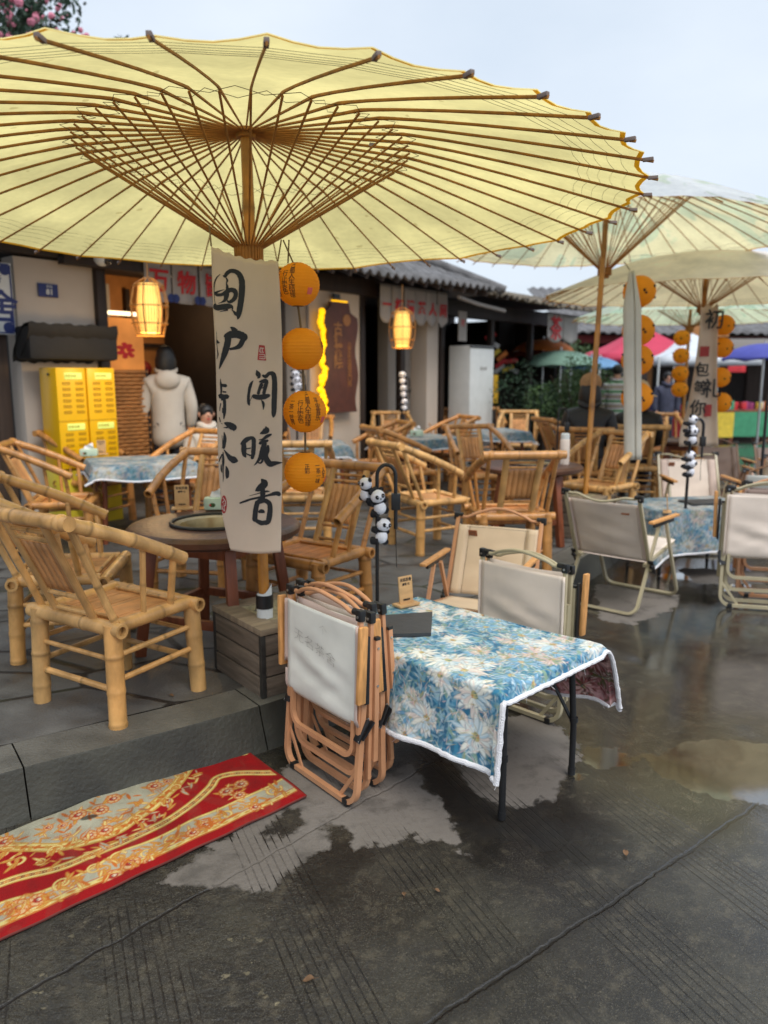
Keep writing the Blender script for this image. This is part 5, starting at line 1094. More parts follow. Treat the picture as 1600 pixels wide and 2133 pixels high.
def open_chair(label, mt, mc, ms, patch=True, up=True):
    s = thing('camp_chair', label, 'chair'); w = .255
    b = MB(); P = ubend(w, .06, .545, .33, .012, .06, mid=(.115, .43)); rtube(b, P, .017, .022, (0, 1, .4)); b.build('front_leg_loop', mt, s)
    b = MB(); P = ubend(w-.018, .00, .545, -.29, .012, .06); rtube(b, P, .017, .022, (0, 1, -.4)); b.build('rear_leg_loop', mt, s)
    b = MB(); P = ubend(w-.036, -.16, .30, .33, .385, .05); rtube(b, P, .016, .020, (0, 0, 1)); b.build('seat_loop', mt, s)
    for sg in (-1, 1):
        b = MB(); b.bar((sg*w*.98, -.135, .27), (sg*(w-.01), -.345, .745), .017, .022, up=(1, 0, 0), bevel=.003); b.build('back_post', mt, s)
        b = MB(); b.box((sg*w, .03, .577), (.036, .42, .018), bevel=.007); arm = b.build('arm_rest', m_pine, s); MB().box((sg*w, .02, .556), (.016, .30, .03), bevel=.003).build('arm_bracket', m_black, arm)
        b = MB(); b.bar((sg*(w+.008), -.175, .34), (sg*(w+.008), -.115, .25), .010, .035, up=(1, 0, 0), bevel=.004); b.ball((sg*(w+.012), -.15, .30), .02, 8); b.build('pivot_bracket', m_black, s)
    def bk(x, z, o): y = -.135+(-.345+.135)*(z-.27)/(.745-.27); return Vector((x, y+.010+o*-1, z))
    cp = canvas_panel(w-.035, .70, .33, bk, .022, mc, ms, s)
    def st(x, z, o): return Vector((x, z, .30+(.385-.30)*((z+.16)/.49)+.012-.02*sin(pi*min(1, max(0, (z+.15)/.46)))*(1-(x/w)**2)))
    R = [[st(x, y, 0) for x in np.linspace(-w+.03, w-.03, 14)] for y in np.linspace(-.13, .31, 14)]; MB().grid(R).build('canvas_seat', mc, s, solid=.003)
    caps(w, -.345, .745, s); b = MB(); b.tube([(x, y, z) for x, y, z in handle(w-.01, -.345, .75, .048 if up else -.04, dy=-.02)], .0085, 10); b.build('handle', mt, s)
    if patch:
        for yy in (1, -1): p_ = MB().box(tuple(bk(.14, .655, .022*.5+.006 if yy < 0 else -.002)+Vector((0, .004*yy, 0))), (.052, .003, .05), Matrix.Rotation(-.41, 4, 'X'), bevel=.0).build('leather_patch', m_patch, s) if yy > 0 else None
        b = MB(); c_ = bk(.14, .655, -.004)+Vector((0, .008, 0)); b.tube([c_+Vector((.014*cos(a), .002, .012*sin(a))) for a in np.linspace(-.2, pi+.2, 9)], .0014, 5); b.tube([c_+Vector((-.014, .002, -.006)), c_+Vector((.014, .002, -.006))], .0014, 5); b.build('tent_emblem', m_darkline, s)
    freeze(s); return s
def folded_chair(label, mt, mc, ms, writing=False, notch=True, rear=False):
    s = thing('folded_camp_chair', label, 'chair'); w = .225
    for i, (x, y, z0, z1) in enumerate([(w, 0, .26, .715), (w-.002, .048, .10, .70)]):
        for sg in (-1, 1): MB().box((sg*x, y, (z0+z1)/2), (.019, .016, z1-z0), bevel=.003).build('post', mt, s)
        caps(x, y, z1+.012, s); b = MB(); b.tube([(px, py, pz) for px, py, pz in handle(x-.01, y, z1+.022, .036-.006*i, dy=-.025 if i == 0 else .012)], .0085, 10); b.build('handle', mt, s)
    b = MB(); rtube(b, ubend(w+.006, .022, .56, -.012, .011, .065), .018, .022, (0, 1, 0)); l1 = b.build('leg_loop', mt, s)
    b = MB(); rtube(b, ubend(w-.016, .068, .50, .052, .03, .065), .018, .020, (0, 1, 0)); l2 = b.build('leg_loop', mt, s)
    b = MB(); rtube(b, ubend(w-.024, .02, .50, .018, .105, .06), .018, .018, (0, 1, 0)); b.build('seat_loop', mt, s)
    b = MB(); rtube(b, ubend(w-.026, .0, .45, -.004, .185, .055), .018, .018, (0, 1, 0)); b.build('seat_loop', mt, s)
    for sg in (-1, 1):
        for l in (l1,): MB().bar((sg*(w+.004), .0, .155), (sg*(w-.10), -.006, .012), .016, .006, up=(0, 1, 0), bevel=.001).build('brace', mt, l)
        MB().box((sg*(w-.05), -.012, .010), (.03, .027, .026), bevel=.004).build('foot_sleeve', m_cap, l1)
        b = MB(); b.bar((sg*(w+.012), .026, .345), (sg*(w+.004), -.014, .262), .010, .034, up=(1, 0, 0), bevel=.004); b.bar((sg*(w+.016), .05, .33), (sg*(w+.012), .0, .27), .006, .03, up=(1, 0, 0), bevel=.003); k = b.build('pivot_bracket', m_cap, s)
        for y_, z_ in ((-.012, .266), (.026, .342)): MB().tube([(sg*(w+.017), y_, z_), (sg*(w+.020), y_, z_)], .006, 10).build('screw', m_steel, k)
        b = MB(); b.box((sg*(w+(.050 if rear else .032)), .085 if rear else -.016, .555), (.018, .036, .285), Matrix.Rotation(.03*sg, 4, 'Y'), bevel=.006); a_ = b.build('arm_rest', m_pine, s)
        MB().box((sg*(w+(.034 if rear else .024)), .06 if rear else .012, .53), (.012, .020, .25), bevel=.002).build('arm_bracket', m_cap, a_)
        b = MB(); b.box((sg*(w+.012), .066, .40), (.016, .020, .46), bevel=.003); q = b.build('side_rail', mt, s); MB().box((sg*(w+.012), .066, .635), (.018, .022, .012), bevel=.002).build('plug', m_cap, q)
        for z_ in (.46, .60): MB().tube([(sg*(w+.02), .066, z_), (sg*(w+.0235), .066, z_)], .0045, 8).build('screw', m_steel, q)
    def bk(x, z, o): return Vector((x, -.013-o*.6+(.010*sin((z-.30)*14)*(z < .5)+.006*sin((z+x*.35)*52)*max(0, 1-abs(z-.47)/.10)+.003*sin((z-x*.5)*70+1)*max(0, 1-abs(z-.40)/.08))*(1-(x/w)**2)+(.0 if z > .34 else .02*(.34-z)/.04), z-(.006*(1-(x/w)**2) if z < .36 else 0)))
    cp = canvas_panel(w-.004, .69, .315, bk, .012, mc, ms, s, notch=notch, rows=26)
    R = [[Vector((x, .036+.01*sin(x*9), z)) for x in np.linspace(-w+.01, w-.01, 8)] for z in np.linspace(.685, .30, 8)]; MB().grid(R).build('canvas_seat', mc, s, solid=.003)
    R = [[Vector((x, .020+.006*sin(x*19+z*5), z-.006*cos(x*8))) for x in np.linspace(-w+.03, w-.03, 12)] for z in np.linspace(.70, .34, 8)]; MB().grid(R).build('canvas_fold', ms, s, solid=.002)
    if writing:
        for (tx, x, z, sz) in (('无名茶舍', -.055, .545, .052), ('个', .0, .625, .04), ('三 全', -.06, .47, .034)):
            v, f = text_mesh(tx, sz, .0002, bold=-.0012); v = [tuple(bk(x+p[0]*1.35+.03, z+p[1]-p[0]*.22, .012*sin(pi*.5)*.9+.006)) for p in v]; MB().add(v, f).build('faded_writing', MATS.get('faded') or mat('faded', C(160, 156, 150), .9), cp, smooth=False)
    freeze(s); return s
# folded copper pair
A_ = G(607, 1588, 0); B_ = G(742, 1682, 0); hd = math.degrees(atan2((B_-A_).y, (B_-A_).x)); mid = (A_+B_)/2
fc = folded_chair('nearest folded camp chair, copper frame with faded handwriting on its grey canvas', m_copper, m_canvasg, m_seam, True)
fc.location = mid; fc.rotation_euler = (radians(-1.5), 0, radians(hd)); fc['group'] = 'folded copper camp chairs'
f2 = folded_chair('folded copper camp chair squeezed between its twin and the floral table', m_copper, m_canvas, m_seam, False)
nv = Vector((-sin(radians(hd)), cos(radians(hd)), 0)); f2.location = mid+nv*.160-(B_-A_).normalized()*.05; f2.rotation_euler = (radians(4.5), 0, radians(hd+1.5)); f2['group'] = 'folded copper camp chairs'
# folded khaki one behind the floral table
kf = folded_chair('folded khaki camp chair leaning against the far side of the floral table', m_khaki, m_canvas, m_canvas, notch=False, rear=True)
A2 = D(980, 1188, 3.62); B2 = D(1208, 1232, 3.20); hd2 = math.degrees(atan2((B2-A2).y, (B2-A2).x)); m2 = (A2+B2)/2; kf.location = (m2.x, m2.y, 0); kf.rotation_euler = (radians(0), 0, radians(hd2))
MBr = None
# folded ones at the right edge
kr = copy_tree(kf); kr['label'] = 'folded khaki camp chair at the right edge with pale canvas and wood arm'; kr['group'] = 'folded chairs at the right edge'; p_ = G(1565, 1272, 0); kr.location = (2.55, 5.02, 0); kr.rotation_euler = (0, 0, radians(-14)); kr.scale = (1.12,)*3
kb = folded_chair('folded camp chair with copper frame and brown canvas behind the khaki one', m_copper, m_canvasb, m_canvasb, notch=False); kb.location = (2.78, 5.28, 0); kb.rotation_euler = (0, 0, radians(-10)); kb.scale = (1.12,)*3; kb['group'] = 'folded chairs at the right edge'
kk = open_chair('x', m_khaki, m_canvas, m_canvasp, True, up=False); place(kk, 1.66, 5.22, 0, 48, 'open khaki camp chair on the wet street with its back to us')
kk.scale = (1.06,)*3
kc_ = open_chair('x', m_copper, m_canvast, m_canvast, True); place(kc_, .53, 4.03, 0, 247, 'open copper camp chair with cream canvas and leather patch behind the floral table')
k7 = copy_tree(kk); place(k7, 2.88, 6.98, 0, -94, 'open khaki camp chair with pink canvas facing us across the farther floral table', scale=1.1)
ko = open_chair('x', m_brownt, m_canvasg, m_canvasp, False); place(ko, 3.45, 6.95, 0, 80, 'camp chair with brown frame and pale grey canvas at the right edge')
k9 = open_chair('x', m_brownt, m_canvasb, m_canvasb, False); place(k9, 4.05, 9.1, 0, -95, 'open camp chair with brown canvas beyond the lettered banner', group='brown camp chairs far right')
place(copy_tree(k9), 4.75, 9.0, 0, -90, 'brown canvas camp chair at the right edge beyond the lettered banner', group='brown camp chairs far right'); place(copy_tree(kc_), 4.2, 8.2, 0, 85, 'copper and cream camp chair turned away near the right edge')
# ================================================================== plush toy lamps
def plush(parent_pt, label, h=.11, rot=0, lean=0):
    s = thing('panda_plush', label, 'plush toy', parent_pt, 90, 'black and white plush toys on the nearest lamp'); s.rotation_euler = (0, lean, radians(rot)); k = h/.11
    B = lambda c, r, n, m, par=s, R=None: MB().ball(tuple(x*k for x in c), tuple(x*k for x in r), 16, R=R).build(n, m, par)
    hd_ = B((0, -.032, .032), (.033, .029, .029), 'head', m_pw); bd_ = B((0, -.026, -.022), (.028, .026, .030), 'belly', m_pw)
    for sg in (-1, 1):
        B((sg*.026, -.026, .056), (.011, .008, .011), 'ear', m_pb, hd_); B((sg*.014, -.058, .034), (.008, .006, .010), 'eye_patch', m_pb, hd_, Matrix.Rotation(sg*.4, 3, 'Y')); B((sg*.012, -.064, .035), (.002, .002, .002), 'eye', m_pw, hd_)
        MB().tube([(sg*.026*k, -.026*k, .002*k), (sg*.034*k, -.008*k, .006*k), (sg*.016*k, .016*k, .008*k)], [.013*k, .013*k, .012*k], 10).build('arm', m_pb, s)
        MB().tube([(sg*.02*k, -.034*k, -.042*k), (sg*.034*k, -.012*k, -.046*k), (sg*.016*k, .014*k, -.040*k)], [.014*k, .014*k, .013*k], 10).build('leg', m_pb, s)
    B((0, -.018, .004), (.031, .027, .012), 'shoulders', m_pb); B((0, -.061, .024), (.004, .003, .003), 'nose', m_pb, hd_); return s
def hook_lamp(label, p0, top, r=.0085, hook=.075, drop=.13):
    s = thing('hooked_pole_lamp', label, 'lamp', p0, 90); H = top-p0[2]; P = [(0, 0, 0), (0, 0, H*.5), (0, 0, H-hook)]+[(hook*.8*(1-cos(a)), .0, H-hook+hook*sin(a)) for a in np.linspace(.2, pi, 12)]+[(hook*1.6, 0, H-hook-.09)]
    MB().tube(P, r, 10).build('pole', m_black, s); MB().box((hook*1.62, 0, H-hook-.115), (.042, .035, .075), bevel=.005).build('lamp_box', m_black, s); b = MB(); b.tube([(hook*1.62, 0, H-hook-.15), (hook*1.62, 0, H-hook-.24)], .009, 10); b.build('socket', m_black, s)
    b = MB(); b.tube([(hook*1.62, 0, H-hook-.24), (hook*1.66, .01, H-hook-.32), (hook*1.7, .005, H-hook-.42)], .0022, 5); b.build('cable', m_black, s); return s
pp0 = D(786, 1240, 3.42); pl = hook_lamp('nearest black hooked pole lamp carrying three plush toys', (pp0.x, pp0.y, .5), D(783, 968, 3.42).z, hook=.052)
MB().box((0, 0, -.01), (.04, .05, .05), bevel=.004).build('table_clamp', m_black, pl)
for (u, v, h_, r_, ln_, lb) in [(778, 1020, .105, -55, .15, 'topmost black and white plush toy peeping round the lamp hook'), (790, 1046, .112, 25, -.25, 'middle black and white plush toy hugging the lamp pole, looking right'), (795, 1106, .112, 35, .15, 'lowest black and white plush toy clinging to the lamp pole')]: plush(D(u-6, v, 3.40), lb, h_, r_, ln_)
pl2 = hook_lamp('black hooked pole lamp rising from the farther floral table', (D(1428, 1060, 5.95).x, 5.95, .5), D(1430, 872, 5.95).z, r=.012, hook=.06)
for (u, v, lb) in [(1437, 884, 'topmost plush toy on the farther hooked lamp'), (1440, 908, 'second plush toy on the farther hooked lamp'), (1432, 958, 'third plush toy on the farther hooked lamp'), (1434, 975, 'lowest plush toy on the farther hooked lamp')]: plush(D(u-4, v, 5.92), lb, .13, 30+random.uniform(-30, 30))['group'] = 'plush toys on the farther lamp'
for (u, v, Y, top, lb) in [(1158, 1000, 6.9, 850, 'thin dark rod standing beside the white flask'), (1588, 960, 7.4, 815, 'black pole at the right edge')]:
    p0 = D(u, v, Y); hook_lamp('', (p0.x, p0.y, .8 if u < 1200 else .5), D(u, top, Y).z, r=.007 if u < 1200 else .014, hook=.05)['label'] = 'thin black hooked lamp beside the white flask' if u < 1200 else 'black hooked lamp pole at the far right edge'
for (u, Y, lb) in [(617, 9.0, 'distant hooked lamp showing between the orange lanterns'), (838, 10.5, 'distant hooked lamp in front of the dark doorway')]:
    p0 = D(u, 800, Y); q = hook_lamp(lb, (p0.x, p0.y, .8), D(u, 785 if u > 700 else 775, Y).z, r=.012, hook=.06)
    for k in range(3): plush((p0.x, p0.y-.01, D(u, 788+(k*28 if u > 700 else k*12), Y).z), ['topmost', 'middle', 'lowest'][k]+' plush toy on the '+lb, .16, 20*k)['group'] = 'plush toys on distant lamps'
# ================================================================== things on the tables
def table_sign(label, loc, head, scale=1.0, text=True):
    s = thing('wooden_table_sign', label, 'sign', loc, head); s.scale = (scale,)*3; MB().box((0, .0, .009), (.115, .062, .012), bevel=.004).build('foot', m_signwood, s)
    b = MB(); b.box((0, .004, .075), (.078, .007, .125), Matrix.Rotation(radians(-6), 4, 'X'), bevel=.003); pl_ = b.build('plate', m_signwood, s)
    if text:
        M0 = Matrix.Translation((0, .004, .075)) @ Matrix.Rotation(radians(-6), 4, 'X')
        for tx, z, sz in (('无名茶舍', .045, .0165), ('桌号 12', .025, .0125), ('扫码点单', -.045, .0095)): put_text('lettering', tx, sz, m_ink, M0 @ TM(0, -.0042, z), pl_, bold=.0003)
    freeze(s); return s
p_ = G(846, 1262, .532); ts = table_sign('small engraved wooden sign on the nearest floral tablecloth', p_, 90, 1.0); ts.rotation_euler = (0, 0, radians(38))
CHz = [(G(380, 1062, .825), 12, 'small wooden sign on the round brazier table'), (G(212, 948, .835), 15, 'small wooden sign on the floral table before the yellow cabinets'), (G(1390, 1068, .532), 70, 'small wooden sign on the farther low floral table, edge on')]
for p_, r_, lb in CHz: q = copy_tree(ts); q.location = p_; q.rotation_euler = (0, 0, radians(r_)); q['label'] = lb
def tissue(label, loc, r, sc=1):
    s = thing('tissue_pack', label, 'tissue pack', loc); s.rotation_euler = (0, 0, radians(r)); s.scale = (sc,)*3; b = MB(); b.box((0, 0, .035), (.16, .09, .07), bevel=.014); b.build('wrapper', m_tissue, s)
    b = MB(); R = [[(x*(1-.3*f), .012*sin(x*60+f*5)+.01*f, .068+.045*f+.012*sin(x*40)*f) for x in np.linspace(-.05, .05, 14)] for f in np.linspace(0, 1, 6)]; b.grid(R); b.build('tissue', m_trim, s, solid=.001)
    b = MB(); b.ball((-.03, -.044, .03), (.02, .003, .014), 10); b.build('printed_leaf', m_leaf, s); b = MB(); b.ball((-.042, -.0455, .03), (.007, .003, .007), 8); b.build('printed_dot', m_red, s)
tissue('green and white tissue pack on the round brazier table', G(455, 1060, .825), 8, .95); tissue('tissue pack on the floral table before the yellow cabinets', G(186, 950, .835), 10, .95); tissue('tissue pack on the floral table below the doorway lamp', (.4, 9.4, .835), 0)
s = thing('slate_menu_board', 'flat black menu board lying on the nearest floral tablecloth', 'menu board', G(846, 1300, .534))
q = [G(770, 1283, .548), G(901, 1274, .548), G(898, 1318, .548), G(770, 1322, .548)]; o_ = -Vector(s.location); b = MB(); vs = [p+o_ for p in q]+[p+o_+Vector((0, 0, -.013)) for p in q]; b.add(vs, [(3, 2, 1, 0), (4, 5, 6, 7)]+[(i, (i+1) % 4, 4+(i+1) % 4, 4+i) for i in range(4)]); b.build('board', m_slate, s, smooth=False)
s = thing('slate_menu_board', 'black menu board lying on the farther low floral table', 'menu board', (2.62, 6.2, .534)); MB().box((0, 0, .007), (.34, .22, .012), bevel=.002).build('board', m_slate, s); s.rotation_euler = (0, 0, .2)
s = thing('white_flask', 'tall cream coloured flask on the round table by the thin rod', 'flask', (1.52, 6.45, .82)); b = MB(); b.lathe([(.036, 0), (.04, .01), (.04, .2), (.038, .21), (.034, .215)], 24); b.build('body', m_canvas, s); MB().lathe([(.036, .215), (.037, .255), (.03, .262)], 24).build('lid', m_white, s)
# ================================================================== rug
RO = G(636, 1661, 0); rt = G(495, 1553, 0); rl = (G(0, 1960, 0)-RO); rl.z = 0; rl.normalize(); rn_ = Vector((rl.y, -rl.x, 0)); 
if rn_.dot(rt-RO) < 0: rn_ = -rn_
RW = (rt-RO).dot(rn_); skew = (rt-RO).dot(rl)
def rl_(cx, cy):
    p = G(cx*.4375, 1500+cy*.4375, 0)-RO; t = p.dot(rn_); return (p.dot(rl)-skew*t/RW, t)
pr = Paint(-.003, 2.0, -.002, RW+.002, .0035); RED = C(160, 18, 22); GOLD = C(204, 156, 74); ORG = C(202, 110, 42); CRM = C(180, 176, 154); DRD = C(130, 22, 20); LG = C(226, 206, 130)
pr.A[:] = RED
gr = np.random.default_rng(4)
xs = np.arange(-.05, 2.1, .02)
L2 = lambda pts: crv([rl_(*p) for p in pts], 6)
bandT = L2([(1345, 295), (1180, 375), (1000, 450), (900, 492), (700, 590), (560, 640), (400, 740), (200, 830), (0, 890), (-300, 1010), (-600, 1120)])
pr.poly([tuple(p) for p in bandT]+[(2.2, .045), (-.1, .045)], CRM)
for w_, c_ in ((.030, GOLD), (.018, LG)): pr.line([tuple(p) for p in bandT], w_*.45, c_)
pr.line([(-.1, .052), (2.2, .052)], .022, LG); pr.line([(-.1, .043), (2.2, .043)], .006, ORG); pr.line([(-.1, .068), (2.2, .068)], .004, ORG)
for x in np.arange(0, 2, .045): pr.ell(x, .055, .012, .005, 0, GOLD)
chain = [tuple(p) for p in L2([(1320, 262), (1180, 262), (1045, 278), (1000, 330), (920, 405), (800, 482), (650, 560), (500, 622), (330, 700), (150, 750), (0, 795), (-300, 900), (-600, 1020)])]
pr.line(chain, .040, GOLD); pr.line(chain, .030, LG)
for i in range(0, len(chain)-1):
    (x, y), (x2, y2) = chain[i], chain[i+1]; a = atan2(y2-y, x2-x)
    for f in (0, .5): X_, Y_ = x+(x2-x)*f, y+(y2-y)*f; pr.ell(X_, Y_, .011, .007, a, ORG if i % 2 else DRD); pr.ell(X_, Y_, .006, .0035, a, LG)
med = [tuple(p) for p in L2([(930, 190), (880, 262), (845, 310), (800, 352), (720, 425), (640, 480), (560, 532), (400, 592), (250, 615), (60, 612), (0, 590), (-120, 520), (-300, 380)])]
pr.poly(med+[(med[-1][0], RW+.2), (med[0][0], RW+.2)], CRM)
pr.line(med, .05, GOLD); pr.line(med, .034, LG); pr.line(med, .01, ORG)
for i in range(len(med)-1):
    x, y = med[i]; pr.ell(x+gr.normal(0, .006), y+gr.normal(0, .006), .014, .007, gr.uniform(0, 3), GOLD if i % 2 else ORG)
def spiral(c, r, turns, a0, col, w=.010, sgn=1):
    P = [(c[0]+r*(1-t*.85)*cos(a0+sgn*t*turns*6.28), c[1]+r*(1-t*.85)*sin(a0+sgn*t*turns*6.28)) for t in np.linspace(0, 1, 26)]; pr.line(P, w*1.5, ORG); pr.line(P, w, col)
def leafp(c, a, L, col): pr.ell(c[0]+cos(a)*L*.5, c[1]+sin(a)*L*.5, L*.55, L*.17, a, ORG); pr.ell(c[0]+cos(a)*L*.5, c[1]+sin(a)*L*.5, L*.45, L*.10, a, col)
for (cx, cy, k) in [(865, 270, 1), (790, 400, 1), (840, 330, .8), (650, 480, .9), (270, 625, 1), (90, 680, 1.2), (20, 640, 1), (190, 690, .7), (430, 660, .9), (-80, 600, 1), (330, 800, 1.3), (560, 660, 1), (820, 580, 1.1), (450, 720, .9), (1080, 460, 1.1), (1300, 345, 1.2), (1215, 415, .8), (300, 790, 1), (1100, 160, 1), (1165, 160, .8), (700, 640, .8), (40, 900, .9)]:
    c = rl_(cx, cy); spiral(c, .030*k, 1.3, gr.uniform(0, 6), LG, .007*k, 1 if gr.random() < .5 else -1)
    for j in range(3): leafp((c[0]+gr.normal(0, .012), c[1]+gr.normal(0, .01)), gr.uniform(0, 6.28), .04*k, GOLD)
def rosep(c, r):
    for j in range(6): leafp((c[0]+gr.normal(0, r*.3), c[1]+gr.normal(0, r*.3)), j*1.05+gr.uniform(-.4, .4), r*gr.uniform(1.0, 1.6), GOLD if j % 2 else LG)
    for j in range(8): a = j*.785; pr.ell(c[0]+cos(a)*r*.62, c[1]+sin(a)*r*.62, r*.5, r*.4, a+1.57, ORG); pr.ell(c[0]+cos(a)*r*.6, c[1]+sin(a)*r*.6, r*.36, r*.25, a+1.57, C(220, 180, 130))
    pr.ell(c[0], c[1], r*.5, r*.42, 0, C(168, 50, 36)); pr.ell(c[0]-r*.1, c[1], r*.26, r*.2, 0, C(224, 200, 170)); pr.ell(c[0]+r*.08, c[1], r*.1, r*.08, 0, C(60, 20, 40))
for cx, cy, r in [(735, 325, .030), (540, 385, .030), (480, 440, .030), (372, 463, .032), (500, 532, .030), (425, 560, .030), (20, 585, .032), (980, 508, .028), (920, 545, .026), (622, 690, .034), (540, 750, .032), (90, 908, .038), (182, 868, .030), (1148, 318, .030), (1078, 350, .030), (1140, 370, .026), (230, 520, .018), (300, 510, .018), (710, 680, .02), (-200, 1000, .035), (800, 300, .018), (1215, 425, .024), (320, 560, .014)]: rosep(rl_(cx, cy), r)
for i in range(len(med)-1):
    x, y = med[i]; nx, ny = med[min(i+1, len(med)-1)][1]-med[max(i-1, 0)][1], -(med[min(i+1, len(med)-1)][0]-med[max(i-1, 0)][0]); q = sqrt(nx*nx+ny*ny)+1e-9
    for o_ in (-.045, .045, -.06, .07):
        if gr.random() < .42: c_ = (x+nx/q*o_+gr.normal(0, .008), y+ny/q*o_); leafp(c_, gr.uniform(0, 6.28), gr.uniform(.02, .045), (GOLD, LG, CRM)[gr.integers(3)])
for i in range(1, len(bandT)-1):
    x, y = bandT[i][:2]
    for _ in range(2): leafp((x+gr.normal(0, .012), y-gr.uniform(.015, .085)), gr.uniform(0, 6.28), gr.uniform(.02, .04), (GOLD, ORG, LG)[gr.integers(3)])
    if gr.random() < .4: spiral((x, y-gr.uniform(.03, .06)), .018, 1.1, gr.uniform(0, 6), GOLD, .005)
for i in range(90): x = gr.uniform(.5, 1.8); leafp((x, RW-gr.uniform(.0, .2)), gr.uniform(0, 6.28), gr.uniform(.02, .04), (C(150, 120, 90), ORG, GOLD)[gr.integers(3)])
pr.ell(*rl_(425, 475), .03, .014, .3, C(40, 34, 30), .8); pr.poly([(-.1, -.1), (2.2, -.1), (2.2, .033), (-.1, .033)], RED); pr.poly([(-.1, -.1), (-.1, RW+.1), (.008, RW+.1), (.008, -.1)], C(150, 30, 26))
for i in range(520): pr.ell(gr.uniform(0, 2), gr.uniform(0, RW), gr.uniform(.01, .07), gr.uniform(.005, .03), gr.uniform(0, 3), (C(70, 30, 26), C(120, 100, 80), C(50, 40, 36))[gr.integers(3)], .09)
pr.A *= .8
rug = thing('floral_rug', 'red rug with gold scrolls and roses lying along the kerb', 'rug', RO); b = MB(); R = []
for y in pr.y:
    R.append([tuple(rl*(x+skew*y/RW)+rn_*y+Vector((0, 0, .006+.003*sin(x*7+1)*sin(y*9)+.003*max(0, 1-x/.04)*(.5+.5*sin(y*20))+.0015*sin(x*31+y*13)))) for x in pr.x])
b.grid(R[::1]); b.f = [tuple(reversed(f)) for f in b.f]; me = b.mesh('pile', mat('rug_pile', (1, 1, 1), .85, .22, 4, .5, 300, attr='Col', spec=.2)); a = me.color_attributes.new('Col', 'FLOAT_COLOR', 'POINT'); a.data.foreach_set('color', np.concatenate([pr.A, np.ones((*pr.A.shape[:2], 1))], -1).ravel()); o = bpy.data.objects.new('pile', me); COL.objects.link(o); o.parent = rug
md = o.modifiers.new('s', 'SOLIDIFY'); md.thickness = .004; md.offset = 0
b = MB(); b.tube([Vector(R[0][i])+Vector((0, 0, -.002)) for i in range(0, len(R[0]), 6)], .004, 6); b.tube([Vector(r_[0])+Vector((0, 0, -.002)) for r_ in R[::6]], .004, 6); b.build('bound_edge', mat('rug_edge', C(96, 40, 34), .9), rug)
# ================================================================== people
def skinned(name, J, E_, m, parent, sub=2, root=0):
    me = bpy.data.meshes.new(name); me.from_pydata([j[0] for j in J], E_, []); o = bpy.data.objects.new(name, me); COL.objects.link(o); o.parent = parent; me.materials.append(m)
    md = o.modifiers.new('skin', 'SKIN'); md.use_smooth_shade = True
    sv = me.skin_vertices[0].data if me.skin_vertices else None
    if sv is None:
        bpy.context.view_layer.objects.active = o; o.select_set(True); bpy.ops.object.mode_set(mode='EDIT'); bpy.ops.mesh.select_all(action='SELECT'); bpy.ops.mesh.customdata_skin_add() if hasattr(bpy.ops.mesh, 'customdata_skin_add') else None; bpy.ops.object.mode_set(mode='OBJECT'); o.select_set(False); sv = me.skin_vertices[0].data
    for i, j in enumerate(J): r = j[1]; sv[i].radius = r if isinstance(r, tuple) else (r, r); sv[i].use_root = (i == root)
    s = o.modifiers.new('sub', 'SUBSURF'); s.levels = s.render_levels = sub; return o
